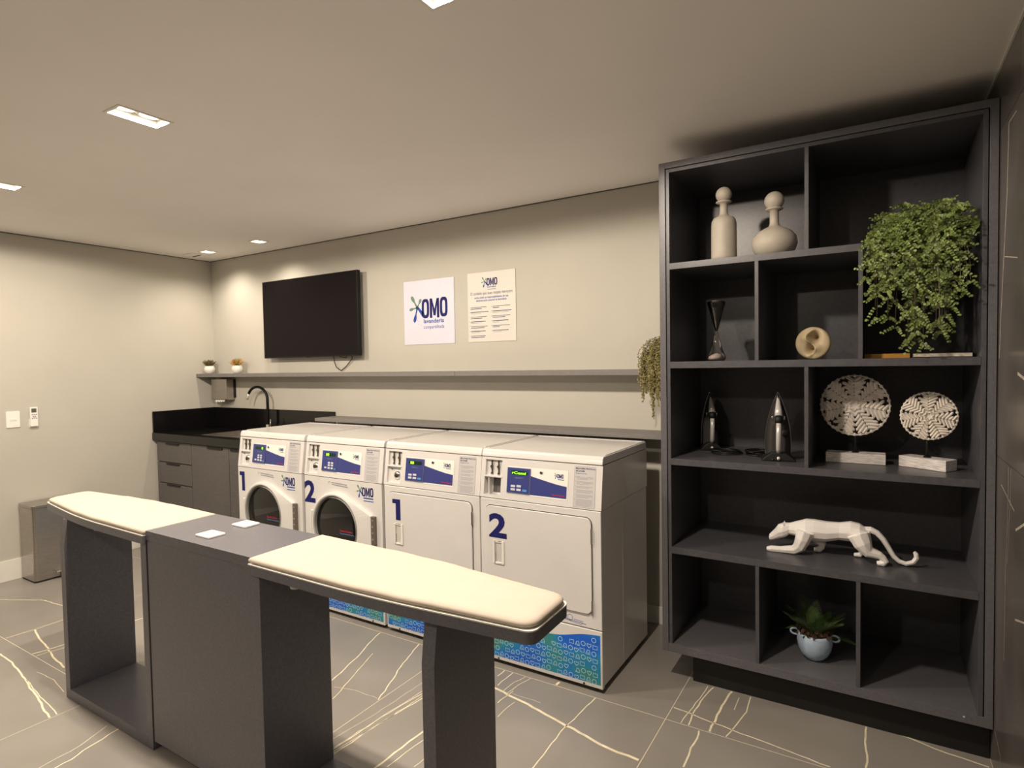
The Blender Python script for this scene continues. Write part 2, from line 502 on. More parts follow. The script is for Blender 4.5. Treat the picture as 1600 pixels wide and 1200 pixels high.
# right wall tiles
wx = XR
wys = [0.0, -0.955, -2.145, -3.335, -4.525, YF]
wzs = [0.0, 1.19, 2.375, H]
wt = {}
for i in range(5):
    for j in range(3):
        wt[(i, j)] = MB().box(wx, wx + 0.01, wys[i + 1] + 0.0012, wys[i] - 0.0012, wzs[j] + 0.0012, wzs[j + 1] - 0.0012).build('wall_tile', WTILE, wr)
WV = [(0.012,[(-0.773,2.347),(-0.752,2.120),(-0.704,1.908),(-0.654,1.686),(-0.636,1.548)]),
  (0.004,[(-0.773,2.347),(-0.90,2.343)]), (0.010,[(-0.965,1.501),(-1.092,1.483),(-1.6,1.40)]),
  (0.004,[(-0.834,1.181),(-0.832,1.028),(-0.798,0.798),(-0.79,0.5)]),
  (0.003,[(-0.879,1.182),(-0.866,1.036),(-0.831,0.852)]), (0.008,[(-0.965,1.000),(-1.117,1.059),(-1.5,1.15)]),
  (0.006,[(-0.973,0.713),(-1.135,0.763),(-1.7,0.8)]), (0.004,[(-0.704,1.098),(-0.94,1.055)]),
  (0.004,[(-0.628,0.159),(-0.739,0.131),(-0.779,0.02)]), (0.004,[(-0.717,1.904),(-0.945,1.868)]),
  (0.008,[(-2.4,0.2),(-2.8,0.9),(-3.1,1.1)]), (0.006,[(-2.3,2.2),(-2.6,1.7),(-3.2,1.5)])]
FW = lambda u, v, w_: (wx - w_, u, v)
wvb = {}
for wd, pts in WV:
    cy = sum(p[0] for p in pts) / len(pts); cz = sum(p[1] for p in pts) / len(pts)
    i = max(k for k in range(5) if wys[k] >= cy); j = max(k for k in range(3) if wzs[k] <= cz)
    wvb.setdefault((i, j), MB()).ribbon(pts, wd, FW, 0.0003)
for k, mb_ in wvb.items():
    mb_.build('vein', WVEIN, wt[k], recalc=False)

# baseboards, ceiling lines; the dark ones paint the shade of a reveal
struct(MB().box(0, 0.012, YF, -0.61, 0, 0.155).build('baseboard_left', TRIMW, bevel=0.002), 'white baseboard along the left wall')
struct(MB().box(1.70, 4.64, -0.012, 0, 0, 0.104).build('baseboard_back', TRIMW, bevel=0.002), 'white baseboard behind the machines')
struct(MB().box(0, 4.64, -0.004, 0, H - 0.006, H).build('trim_1', mat('reveal_shade', (0.10, 0.09, 0.075), 0.8)), 'thin dark reveal where back wall meets ceiling')
struct(MB().box(0, 0.004, YF, 0, H - 0.006, H).build('trim_2', mat('reveal_shade_left', (0.10, 0.09, 0.075), 0.8)), 'thin dark reveal where left wall meets ceiling')
struct(MB().box(XR - 0.006, XR, YF, 0, H - 0.007, H).build('trim_3', TRIMW), 'thin white line where right wall meets ceiling')


# ================================================================== CEILING LIGHTS
def lamp(x, y, z, energy, parent, size=R(176), blend=0.12):
    d = bpy.data.lights.new('lamp_light', 'SPOT')
    d.energy = energy; d.color = LAMP_COL; d.spot_size = size; d.spot_blend = blend; d.shadow_soft_size = 0.03
    o = bpy.data.objects.new('lamp_light', d)
    COL.objects.link(o)
    o.parent = parent
    o.location = Vector((x, y, z)) - wloc(parent)


def fixture(x, y, hx, hy, spots, label, energy, group=None, beam=None):
    t = thing('recessed_ceiling_light', label, 'ceiling light', (x, y, H), group)
    mb = MB()
    e = 0.012
    P = [(x - hx, y - hy), (x + hx, y - hy), (x + hx, y + hy), (x - hx, y + hy)]
    for a, b, c, d in ((x - hx - e, x + hx + e, y - hy - e, y - hy), (x - hx - e, x + hx + e, y + hy, y + hy + e),
                       (x - hx - e, x - hx, y - hy, y + hy), (x + hx, x + hx + e, y - hy, y + hy)):
        mb.box(a, b, c, d, H - 0.003, H - 0.0002)
    mb.build('trim_frame', TRIMW, t)
    mb = MB()
    FI = lambda u, v, w_: (u, v, H + w_)
    hh = [(sx - 0.001, sx + 0.001, sy - 0.001, sy + 0.001, 0.03) for sx, sy in spots]
    mb.box(x - hx + 0.001, x + hx - 0.001, y - hy + 0.001, y + hy - 0.001, H + 0.030, H + 0.034)
    mb.build('lamp_plate', TRIMW, t)
    for sx, sy in spots:
        MB().lathe([(0.046, 0.029), (0.048, 0.022), (0.043, 0.021), (0.040, 0.026), (0.038, 0.0285)], (sx, sy, H), 28).build('lamp_ring', TRIMW, t, smooth=True)
        MB().lathe([(0.038, 0.024), (0.03, 0.019), (0.015, 0.0165), (0.0, 0.016)], (sx, sy, H), 24).build('lamp_lens', LENS, t, smooth=True)
        lamp(sx, sy, H - 0.004, energy, t, *(beam or ()))
        if not beam: lamp(sx, sy, H - 0.005, energy * 0.75, t, R(84), 1.0)   # the lamp's narrower main beam


lab = {0: 'twin square recessed downlight over the middle of the ironing island',
       1: 'twin recessed downlight cut by the left edge of the photo',
       2: 'twin recessed downlight cut by the top edge of the photo'}
for k, (x, y) in enumerate(TWINS):
    fixture(x, y, 0.050, 0.096, [(x, y - 0.047), (x, y + 0.047)], lab[k], LAMP_W)
for k, (x, y) in enumerate(TWINS_BACK):
    fixture(x, y, 0.050, 0.096, [(x, y - 0.047), (x, y + 0.047)], 'unseen twin recessed downlight behind the camera, %s' % ('left', 'middle', 'right')[k], LAMP_W_BACK)
fixture(*SMALL[0], 0.046, 0.046, [SMALL[0]], 'small square downlight in the corner above the sink, by the vent', LAMP_W_SMALL, beam=(R(140), 1.0))
fixture(*SMALL[1], 0.046, 0.046, [SMALL[1]], 'small square downlight above the left end of the television', LAMP_W_SMALL, beam=(R(140), 1.0))

t = thing('ceiling_vent', 'small white ceiling vent in the far left corner', 'vent', (0.222, -0.27, H))
MB().box(0.150, 0.296, -0.36, -0.18, H - 0.006, H - 0.0003).build('vent_frame', CEIL, t, bevel=0.002)
for k in range(5):
    MB().box(0.165, 0.281, -0.345 + k * 0.034, -0.331 + k * 0.034, H - 0.009, H - 0.0062).build('slat', GAP if k == 2 else CEIL, t)


# ================================================================== LOGO
def O_ring(mb, cx, cy, w, h, th, F, off, mi):
    def sup(a, W, Hh):
        c, s_ = math.cos(a), math.sin(a)
        return (cx + W / 2 * math.copysign(abs(c) ** 0.62, c), cy + Hh / 2 * math.copysign(abs(s_) ** 0.62, s_))
    n = 28
    for k in range(n):
        a, b = 2 * PI * k / n, 2 * PI * (k + 1) / n
        mb.add([F(*sup(a, w, h), off), F(*sup(b, w, h), off), F(*sup(b, w - 2 * th, h - 2 * th * 1.05), off), F(*sup(a, w - 2 * th, h - 2 * th * 1.05), off)], [(0, 1, 2, 3)], mi)


def drop(mb, x0, y0, x1, y1, w0, w1, F, off, mi):
    dx, dy = x1 - x0, y1 - y0
    l = math.hypot(dx, dy); ux, uy = dx / l, dy / l; nx, ny = -uy, ux
    L_ = []; R_ = []
    for k in range(13):
        t = k / 12
        ww = w0 * (1 - t) + (w1 - w0 * (1 - t)) * (t ** 1.6)
        if t > 0.75: ww = w1 * math.sqrt(max(0.0, 1 - ((t - 0.75) / 0.25) ** 2))
        elif t > 0.45: ww = w0 * 0.6 + (w1 - w0 * 0.6) * math.sin((t - 0.45) / 0.3 * PI / 2)
        else: ww = w0 * (1 - 0.4 * t / 0.45)
        L_.append((x0 + dx * t + nx * ww / 2, y0 + dy * t + ny * ww / 2))
        R_.append((x0 + dx * t - nx * ww / 2, y0 + dy * t - ny * ww / 2))
    for k in range(12):
        mb.poly([L_[k], L_[k + 1], R_[k + 1], R_[k]], F, off, mi)


def logo(mb, ox, oy, s, F, off=0.0008, words=True):
    """ox, oy = left/bottom of the capitals, s = capital height; material 0 navy 1 blue 2 green"""
    w = s * 0.50; th = s * 0.155
    O_ring(mb, ox + w / 2, oy + s / 2, w, s, th, F, off, 0)
    O_ring(mb, ox + w * 2.5 + s * 0.20, oy + s / 2 + s * 0.03, w, s, th, F, off, 0)
    x = ox + w + s * 0.04; W = s * 0.62; b = th * 1.0
    mb.poly([(x, oy), (x + b, oy), (x + b, oy + s), (x, oy + s)], F, off, 0)
    mb.poly([(x + W - b, oy), (x + W, oy), (x + W, oy + s), (x + W - b, oy + s)], F, off, 0)
    m_ = x + W / 2
    mb.poly([(x + b, oy + s), (x + b * 0.6, oy + s), (m_ - b * 0.45, oy + s * 0.12), (m_, oy + s * 0.12), (m_, oy + s * 0.45)], F, off, 0)
    mb.poly([(x + W - b, oy + s), (x + W - b * 0.6, oy + s), (m_ + b * 0.45, oy + s * 0.12), (m_, oy + s * 0.12), (m_, oy + s * 0.45)], F, off, 0)
    # splash of five drops
    cx, cy = ox - s * 0.30, oy + s * 0.58
    mb.poly(circ(cx, cy, s * 0.10, 12), F, off, 1)
    drop(mb, cx, cy, cx - s * 0.40, cy + s * 0.62, s * 0.13, s * 0.20, F, off + 0.0001, 2)
    drop(mb, cx, cy, cx + s * 0.27, cy + s * 0.44, s * 0.10, s * 0.17, F, off + 0.0001, 2)
    drop(mb, cx, cy, cx - s * 0.55, cy - s * 0.10, s * 0.10, s * 0.15, F, off + 0.0001, 2)
    drop(mb, cx, cy, cx - s * 0.22, cy - s * 0.78, s * 0.12, s * 0.20, F, off + 0.0001, 1)
    mb.poly([(cx, cy - s * .06), (cx + s * 0.06, cy + s * .05), (ox + s * 0.12, oy + s * .3), (ox + s * 0.05, oy + s * 0.06)], F, off, 1)
    for dx, dy in ((-0.02, -0.66), (0.10, -0.72), (0.22, -0.9), (0.06, -0.86)):
        mb.poly(circ(cx + dx * s, cy + dy * s, s * 0.016, 6), F, off, 1)
    if words:
        mb.text('lavanderia', ox + s * 0.10, oy - s * 0.25, s * 0.30, F, off, 1, bold=0.02, width=s * 1.34)
        mb.text('compartilhada', ox + s * 0.10, oy - s * 0.54, s * 0.26, F, off, 1, width=s * 1.36)


# ================================================================== MACHINES
MY = -0.874; MW = 0.683
SLOT = mat('slot_metal', (0.10, 0.085, 0.06), 0.35, metal=0.5)


def numeral(num, u, v, h, w_, F):
    mb = MB()
    if num == '1':
        w_ *= 0.56
        P = [(0, 0.99), (1, 1), (1, 0), (0.42, 0), (0.42, 0.79), (0, 0.79)]
        mb.poly([(u + 0.014 + a * w_, v + b * h) for a, b in P], F, 0.0008)
    else:
        mb.text('2', u, v, h / 0.727, F, 0.0008, bold=0.035, width=w_)
    return mb


def machine(x0, kind, num, lab_, disp, lock, group):
    t = thing('washing_machine' if kind == 'w' else 'tumble_dryer', lab_, 'washing machine' if kind == 'w' else 'dryer',
              (x0 + MW / 2, -0.55, 0.0), group)
    zc = 0.868
    # feet and casing
    MB().box(x0 + 0.004, x0 + MW - 0.004, -0.862, -0.235, 0.028, zc - 0.004).build('casing', ENAM, t, bevel=0.003)
    for fx in (x0 + 0.05, x0 + MW - 0.05):
        for fy in (-0.82, -0.29): MB().lathe([(0.0, 0), (0.022, 0), (0.022, 0.012), (0.008, 0.014), (0.008, 0.030)], (fx, fy, 0), 12).build('foot', BLACK, t)
    # vertical rolled seam on the sides
    MB().box(x0 + 0.0032, x0 + MW - 0.0032, -0.600, -0.592, 0.03, zc - 0.1).build('side_seam', ENAMG, t)
    # lower front panel with printed band
    MB().box(x0 + 0.002, x0 + MW - 0.002, MY, -0.85, 0.022, 0.297).build('lower_panel', ENAM, t, bevel=0.004, seg=3)
    F = lambda u, v, w_: (x0 + u, MY - w_, v)
    mb = MB()
    top = lambda u: 0.218 + 0.062 * max(0.0, min(1.0, (u - 0.33) / 0.34)) + 0.004 * math.sin(u * 24) + 0.02 * math.exp(-((u - 0.10) / 0.08) ** 2)
    n = 40; U0, U1, V0 = 0.012, 0.671, 0.042
    for k in range(n):
        a = U0 + (U1 - U0) * k / n; b = U0 + (U1 - U0) * (k + 1) / n
        mb.poly([(a, V0), (b, V0), (b, top(b)), (a, top(a))], F, 0.0006, 0)
    rr = random.Random(3)
    for r_ in range(7):
        for c_ in range(22):
            u = 0.028 + c_ * 0.0305 + (r_ % 2) * 0.006; v = 0.058 + r_ * 0.033 - (c_ % 3) * 0.003
            if u > 0.655 or v + 0.018 > min(top(u - 0.012), top(u + 0.012)): continue
            if (c_ * 7 + r_ * 5) % 13 in (0,): continue
            k = (c_ + r_ * 2) % 4; s_ = 0.0115
            if k == 0: pts = circ(u, v, s_ * 0.95, 12)
            elif k == 1:
                pts = [(u + s_ * (16 * math.sin(a) ** 3) / 16, v + s_ * (13 * math.cos(a) - 5 * math.cos(2 * a) - 2 * math.cos(3 * a)) / 16) for a in [2 * PI * q / 14 for q in range(14)]]
            elif k == 2: pts = [(u - s_, v - s_ * .8), (u + s_, v - s_ * .8), (u + s_ * .95, v + s_ * .8), (u + s_ * .2, v + s_ * .55), (u - s_ * .95, v + s_ * .8)]
            else: pts = [(u - s_ * 1.1, v - s_ * .8), (u + s_, v - s_ * .8), (u + s_ * .8, v + s_ * .2), (u + s_ * .5, v + s_ * .9), (u - s_ * .2, v + s_ * .9), (u - s_ * .6, v)]
            mb.ribbon(pts, 0.0025, F, 0.0010, True, 1)
            if k == 3: mb.ribbon([(u - s_ * .8, v - s_ * .3), (u + s_ * .7, v - s_ * .3)], 0.0014, F, 0.001, False, 1)
    mb.build('printed_band', [PRINT, ICON], t, recalc=False)['label'] = 'blue and teal band printed with laundry icons'
    for u in (0.10, 0.585): MB().lathe([(0.0, -0.003), (0.005, -0.002), (0.005, 0.0)], (x0 + u, MY, 0.031), 10, 'y').build('screw', GAP, t)
    # upper front panel
    if kind == 'd':
        MB().box(x0 + 0.002, x0 + MW - 0.002, MY, -0.85, 0.302, zc - 0.004).build('front_panel', ENAM, t, bevel=0.004, seg=3)
        du0, du1, dv0, dv1 = 0.037, 0.634, 0.372, 0.829
        MB().prism([(x0 + a, b) for a, b in rrect(du0 - 0.0035, du1 + 0.0035, dv0 - 0.0035, dv1 + 0.0035, 0.034)], 'y', MY - 0.0006, MY + 0.004).build('door_gasket', GAP, t)
        dr = MB().prism([(x0 + a, b) for a, b in rrect(du0, du1, dv0, dv1, 0.031)], 'y', MY - 0.009, MY + 0.002).build('door', ENAM, t, bevel=0.003, seg=3)
        FD = lambda u, v, w_: (x0 + u, MY - 0.009 - w_, v)
        mb = MB()
        u0, u1, v0, v1 = 0.088, 0.150, 0.532, 0.652
        mb.ribbon(rrect(u0, u1, v0, v1, 0.007, 3), 0.005, FD, 0.003, True)
        for (a, b, c, d) in ((u0, u0 + 0.012, v0, v1), (u0 + 0.05, u1, v0, v1), (u0 + 0.012, u1 - 0.012, v1 - 0.01, v1), (u0 + 0.012, u1 - 0.012, v0, v0 + 0.01)):
            mb.box(x0 + a, x0 + b, MY - 0.014, MY - 0.009, c, d)
        mb.build('handle', WPLAS, dr, bevel=0.0015)
        MB().rect(u0 + 0.012, u1 - 0.012, v0 + 0.01, v1 - 0.01, FD, 0.0006).build('handle_recess_shade', ENAMG, dr, recalc=False)  # flat grey patch paints the shading inside the handle frame
        numeral(num, 0.060, 0.672, 0.121, 0.108, FD).build('numeral', NAVY, dr, recalc=False)
        for q in (0.76, 0.42): MB().box(x0 + du1 - 0.002, x0 + du1 + 0.004, MY - 0.010, MY, q - 0.05, q + 0.02).build('hinge', STEEL, t)
        mb = MB()
        mb.ribbon([(0.462, 0.338), (0.478, 0.334), (0.49, 0.322), (0.575, 0.312), (0.582, 0.320)], 0.0018, F, 0.0006)
        mb.ribbon([(0.48, 0.327), (0.60, 0.318)], 0.0022, F, 0.0006); mb.ribbon([(0.535, 0.331), (0.585, 0.327)], 0.0018, F, 0.0006)
        mb.ribbon(circ(0.515, 0.336, 0.014, 10), 0.0018, F, 0.0006, True); mb.ribbon([(0.47, 0.342), (0.495, 0.329)], 0.006, F, 0.0006)
        mb.build('printed_sketch', BLUE, t, recalc=False)
    else:
        cx, cz = 0.307, 0.568; rh = 0.205
        # front sheet with a round opening
        mb = MB()
        u0, u1, v0, v1 = 0.002, MW - 0.002, 0.302, zc - 0.004
        angs = sorted([2 * PI * k / 64 for k in range(64)] + [math.atan2(v - cz, u - cx) % (2 * PI) for u in (u0, u1) for v in (v0, v1)])
        def edge(a):
            c, s_ = math.cos(a), math.sin(a); ts = []
            if c > 1e-9: ts.append((u1 - cx) / c)
            if c < -1e-9: ts.append((u0 - cx) / c)
            if s_ > 1e-9: ts.append((v1 - cz) / s_)
            if s_ < -1e-9: ts.append((v0 - cz) / s_)
            q = min(ts); return (cx + c * q, cz + s_ * q)
        for k in range(len(angs)):
            a, b = angs[k], angs[(k + 1) % len(angs)]
            pa, pb = (cx + rh * math.cos(a), cz + rh * math.sin(a)), (cx + rh * math.cos(b), cz + rh * math.sin(b))
            mb.poly([edge(a), edge(b), pb, pa], F, 0)
        for (a, b, c, d) in ((u0, u1, v1, v1), (u0, u1, v0, v0)):
            mb.add([F(a, c, 0), F(b, c, 0), F(b, c, -0.02), F(a, c, -0.02)], [(0, 1, 2, 3)])
        for u in (u0, u1):
            mb.add([F(u, v0, 0), F(u, v1, 0), F(u, v1, -0.02), F(u, v0, -0.02)], [(0, 1, 2, 3)])
        mb.build('front_panel', ENAM, t)
        # raised door body: round with a wing to the hinge on the right
        Ro, ri = 0.217, 0.193
        A, B = (0.303, 0.104), (0.303, -0.168)
        ta = math.atan2(A[1], A[0]) + math.acos(Ro / math.hypot(*A))
        tb = math.atan2(B[1], B[0]) - math.acos(Ro / math.hypot(*B))
        TA, TB = (Ro * math.cos(ta), Ro * math.sin(ta)), (Ro * math.cos(tb), Ro * math.sin(tb))
        segs = [(TA, A), (A, B), (B, TB)]
        def rad(a):
            aa = (a + PI) % (2 * PI) - PI
            if aa > ta or aa < tb: return Ro
            best = 9
            for (p, q) in segs:
                ex, ey = q[0] - p[0], q[1] - p[1]; c, s_ = math.cos(a), math.sin(a)
                den = c * ey - s_ * ex
                if abs(den) < 1e-9: continue
                tt = (p[0] * ey - p[1] * ex) / den; ss = (p[0] * s_ - p[1] * c) / den
                if tt > 0 and -1e-6 <= ss <= 1 + 1e-6: best = min(best, tt)
            return best if best < 9 else Ro
        aset = sorted(set([2 * PI * k / 72 for k in range(72)] + [math.atan2(p[1], p[0]) % (2 * PI) for p in (A, B)]))
        mb = MB(); n = len(aset); vs = []
        prof = [(1.0, 0.0, 0), (1.0, 0.026, 0), (0.0, 0.034, 0.012), (0, 0.034, 0.006), (0, 0.028, 0.0), (0, -0.02, 0.0)]
        for a in aset:
            c, s_ = math.cos(a), math.sin(a); ro = rad(a)
            for (k, w_, e) in prof:
                if k == 1.0: r_ = ro
                else: r_ = ri + e
                vs.append(F(cx + c * r_, cz + s_ * r_, w_))
            
        m_ = len(prof)
        fs = [(i * m_ + j, ((i + 1) % n) * m_ + j, ((i + 1) % n) * m_ + j + 1, i * m_ + j + 1) for i in range(n) for j in range(m_ - 1)]
        mb.add(vs, fs)
        dr = mb.build('door', ENAM, t, smooth=False)
        dr.modifiers.new('b', 'BEVEL').width = 0.002
        MB().lathe([(0.194, -0.020), (0.194, 0.004), (0.190, 0.010), (0.186, 0.006), (0.184, -0.02)], (x0 + cx, MY - 0.012, cz), 56, 'y').build('door_ring', mat('door_ring_grey', (0.42, 0.42, 0.39), 0.3), dr, smooth=True)
        MB().lathe([(0.186, 0.0), (0.150, -0.006), (0.10, -0.012), (0.05, -0.015), (0.0, -0.016)], (x0 + cx, MY - 0.010, cz), 48, 'y').build('door_glass', DGLASS, dr, smooth=True, recalc=False)
        # drum behind the glass
        mb = MB().lathe([(0.20, 0.02), (0.21, 0.05), (0.21, 0.26), (0.12, 0.28), (0.0, 0.285)], (x0 + cx, MY, cz), 40, 'y')
        mb.build('drum', DRUM, t, smooth=True)
        for k in range(3):
            mb = MB()
            a = R(45 + 120 * k); c, s_ = math.cos(a), math.sin(a)
            p = lambda r_, o_, y: (x0 + cx + c * r_ - s_ * o_, MY + y, cz + s_ * r_ + c * o_)
            mb.add([p(.205, -.03, .06), p(.205, .03, .06), p(.15, 0, .07), p(.205, -.03, .25), p(.205, .03, .25), p(.15, 0, .24)],
                   [(0, 1, 2), (3, 5, 4), (0, 2, 5, 3), (1, 4, 5, 2), (0, 3, 4, 1)])
            mb.build('drum_lifter', STEEL, t)
        # writing on the glass
        mb = MB()
        FG = lambda u, v, w_: (x0 + u, MY - 0.029 - w_, v)
        mb.text('Speed Queen', 0.352, 0.549, 0.020, FG, 0.0, 0, bold=0.0, width=0.105)
        for q in (0.0,):
            mb.ribbon([(0.350 + k * 0.003, 0.537 - q + 0.003 * math.sin(k * 0.9)) for k in range(42)], 0.0022, FG, 0.0, False, 1)
        mb.build('glass_lettering', [RED, BTNB], dr, recalc=False)
        # handle at the left of the ring
        mb = MB()
        hp = [(cx + 0.216 * math.cos(a), cz + 0.216 * math.sin(a)) for a in [R(163 + k * 4) for k in range(10)]]
        hq = [(cx + 0.232 * math.cos(a), cz + 0.232 * math.sin(a)) for a in [R(163 + k * 4) for k in range(10)]]
        for k in range(9):
            P = [hp[k], hp[k + 1], hq[k + 1], hq[k]]
            mb.prism([(x0 + a, b) for a, b in P], 'y', MY - 0.006, MY - 0.0005)
        mb.build('handle_recess_shade', mat('handle_shade', (0.20, 0.20, 0.18), 0.5), dr)  # raised dark grey strip paints the shade of the grip recess
        hq = [(cx + 0.250 * math.cos(a), cz + 0.250 * math.sin(a)) for a in [R(161 + k * 4.4) for k in range(10)]]
        h2 = [(cx + 0.231 * math.cos(a), cz + 0.231 * math.sin(a)) for a in [R(161 + k * 4.4) for k in range(10)]]
        mb = MB()
        for k in range(9):
            mb.prism([(x0 + a, b) for a, b in (h2[k], h2[k + 1], hq[k + 1], hq[k])], 'y', MY - 0.016, MY - 0.0005)
        mb.build('handle', ENAM, dr)
        # hinge strip
        hg = MB().box(x0 + 0.6105, x0 + 0.634, MY - 0.022, MY - 0.0003, 0.402, 0.668).build('hinge_strip', mat('hinge_metal', (0.20, 0.17, 0.14), 0.4, metal=0.6), t)
        for k in range(7): MB().lathe([(0.0, -0.0035), (0.004, -0.003), (0.006, 0)], (x0 + 0.622, MY - 0.022, 0.42 + k * 0.038), 8, 'y').build('hinge_bolt', CHROME, hg)
        numeral(num, 0.001 if num == '2' else 0.004, 0.697, 0.136, 0.102, F).build('numeral', NAVY, t, recalc=False)
        mb = MB(); logo(mb, 0.520, 0.778, 0.055, F, 0.0008, words=False)
        mb.ribbon([(0.532, 0.769), (0.612, 0.769)], 0.007, F, 0.0008, False, 1); mb.ribbon([(0.532, 0.752), (0.612, 0.752)], 0.005, F, 0.0008, False, 1)
        mb.build('printed_logo', [NAVY, BLUE, GREEN], t, recalc=False)
        mb = MB()
        mb.ribbon([(0.255, 0.838), (0.392, 0.832)], 0.006, F, 0.0008, False, 0); mb.ribbon([(0.257, 0.826), (0.398, 0.819)], 0.006, F, 0.0008, False, 0)
        mb.ribbon(circ(0.235, 0.833, 0.009, 8)[:6], 0.003, F, 0.0008, False, 0)
        mb.build('printed_notice', GREY, t, recalc=False)
    # ---- control console
    yy = lambda z: MY + (z - zc) * 0.135
    FK = lambda u, z, w_: (x0 + u, yy(z) + w_, z)
    mb = MB()
    mb.holes(0.0, MW, zc, 1.074, FK, [(0.026, 0.128, 0.981, 1.062, 0.013), (0.022, 0.125, 0.882, 0.972, 0.013 if lock else 0.045)], 0.013, 0.05)
    mb.build('console_front', ENAM, t)
    MB().prism([(yy(zc) + 0.05, zc), (yy(1.074) + 0.05, 1.074), (-0.235, 1.074), (-0.235, zc)], 'x', x0 + 0.0, x0 + MW).build('console_body', ENAM, t)
    # lid
    MB().prism([(yy(1.076) - 0.004, 1.077), (yy(1.1) - 0.001, 1.106), (yy(1.1) + 0.010, 1.116), (-0.245, 1.116), (-0.238, 1.110), (-0.238, 1.077)], 'x', x0 + 0.0005, x0 + MW - 0.0005).build('top_lid', ENAM, t, bevel=0.004, seg=3)
    for a, b, c, d in ((0.006, 0.677, -0.262, -0.246), (0.006, 0.016, -0.80, -0.262), (0.667, 0.677, -0.80, -0.262)):
        MB().box(x0 + a, x0 + b, c, d, 1.1161, 1.1195).build('lid_rim', ENAM, t, bevel=0.0012)
    FN = lambda u, z, w_: FK(u, z, -w_)
    # coin slots
    cb = MB().box(x0 + 0.024, x0 + 0.131, yy(0.976) - 0.003, yy(0.976) + 0.01, 0.973, 0.980).build('coin_box_ledge', ENAM, t, bevel=0.001)
    for q in (0.062, 0.103):
        mb = MB()
        P = [(q - 0.001, 1.058), (q + 0.003, 1.058), (q + 0.002, 1.035), (q + 0.004, 1.024), (q + 0.003, 1.0), (q + 0.006, 0.988), (q - 0.008, 0.988), (q - 0.001, 1.0), (q - 0.002, 1.018), (q - 0.009, 1.024), (q - 0.007, 1.031), (q - 0.001, 1.035)]
        mb.prism([(x0 + a, b) for a, b in P], 'y', yy(1.02) + 0.002, yy(1.02) + 0.013)
        mb.build('coin_slot', SLOT, t)
    if lock:
        mb = MB().lathe([(0.0, -0.012), (0.011, -0.012), (0.013, -0.009)], (x0 + 0.092, yy(0.925) + 0.010, 0.925), 20, 'y', 1)
        mb.lathe([(0.013, -0.009), (0.021, -0.006), (0.024, 0.004)], (x0 + 0.092, yy(0.925) + 0.010, 0.925), 20, 'y', 0)
        mb.build('coin_lock', [CHROME, GAP], t, smooth=True)
        for dz in (-0.032, 0.032): MB().lathe([(0, -.003), (0.004, -.003), (0.004, 0)], (x0 + 0.050, yy(0.925) + 0.013, 0.927 + dz), 8, 'y').build('lock_screw', GAP, t)
    else:
        MB().rect(0.052, 0.122, 0.888, 0.966, FK, 0.044).build('coin_vault_shade', mat('vault_shade', (0.16, 0.155, 0.15), 0.35, metal=0.3), t, recalc=False)  # dark grey sheet paints the shade inside the open vault
        MB().box(x0 + 0.046, x0 + 0.052, yy(0.92) + 0.006, yy(0.92) + 0.034, 0.886, 0.968).build('coin_vault_wall', ENAMG, t)
    # overlay panel
    mb = MB(); mb.prism([(x0 + a, b) for a, b in rrect(0.163, 0.507, 0.898, 1.038, 0.006)], 'y', 0, 1)
    ov = MB().poly(rrect(0.163, 0.507, 0.898, 1.038, 0.006), FN, 0.0012).build('control_overlay', WPLAS, t, recalc=False)
    mb = MB()
    sw = [(0.300, 0.997), (0.335, 0.990), (0.40, 0.977), (0.45, 0.968), (0.502, 0.962), (0.502, 0.905), (0.300, 0.905)]
    mb.poly(sw, FN, 0.0016)
    mb.build('swoosh_print', PANELB, ov, recalc=False)
    mb = MB()
    for (a, b, c, d) in ((0.165, 0.299, 0.906, 1.032),):
        mb.add([FN(a, c, .001), FN(b, c, .001), FN(b, d, .001), FN(a, d, .001), FN(a, c, .006), FN(b, c, .006), FN(b, d, .006), FN(a, d, .006)],
               [(4, 5, 6, 7), (0, 1, 5, 4), (1, 2, 6, 5), (2, 3, 7, 6), (3, 0, 4, 7)])
    kp = mb.build('keypad', PANELB, t, recalc=False)
    MB().ribbon([(0.1665, 0.9075), (0.2975, 0.9075), (0.2975, 1.0305), (0.1665, 1.0305)], 0.0012, FN, 0.0064, True).build('keypad_outline', GREY, kp, recalc=False)
    MB().poly(rrect(0.188, 0.284, 0.998, 1.018, 0.008), FN, 0.0066).build('display', DISP, kp, recalc=False)
    mb = MB()
    if disp == 'text': mb.text('rComi', 0.192, 1.0015, 0.0175, FN, 0.007, bold=0.03, width=0.082)
    elif disp == 'right': mb.rect(0.258, 0.274, 1.000, 1.015, FN, 0.007)
    else: mb.rect(0.200 if disp == 'left' else 0.198, 0.226, 1.001, 1.015, FN, 0.007)
    mb.build('display_digits', GLOW, kp, recalc=False)
    mb = MB()
    mb.text('- SELECT -', 0.205, 0.980, 0.009, FN, 0.007, width=0.062)
    mb.build('keypad_lettering', GREY, kp, recalc=False)
    if kind == 'd': bt = [(0.190, 0.935), (0.224, 0.937), (0.190, 0.919), (0.224, 0.919)]
    else: bt = [(0.222, 0.953), (0.250, 0.953), (0.222, 0.938), (0.250, 0.938), (0.222, 0.921), (0.250, 0.921), (0.192, 0.922)]
    for (a, b) in bt:
        MB().poly(rrect(a, a + (0.026 if kind == 'd' else 0.020), b, b + 0.011, 0.002, 2), FN, 0.008).build('button', BTN, kp, recalc=False)
    MB().poly(rrect(0.259, 0.284, 0.918, 0.929, 0.002, 2) if kind == 'd' else rrect(0.277, 0.292, 0.918, 0.928, 0.002, 2), FN, 0.008).build('start_button', BTNB, kp, recalc=False)
    ku = 0.359 if kind == 'd' else 0.325
    mb = MB().lathe([(0.0, -0.006), (0.006, -0.006), (0.0065, -0.004)], (x0 + ku, yy(1.019), 1.019), 16, 'y', 1)
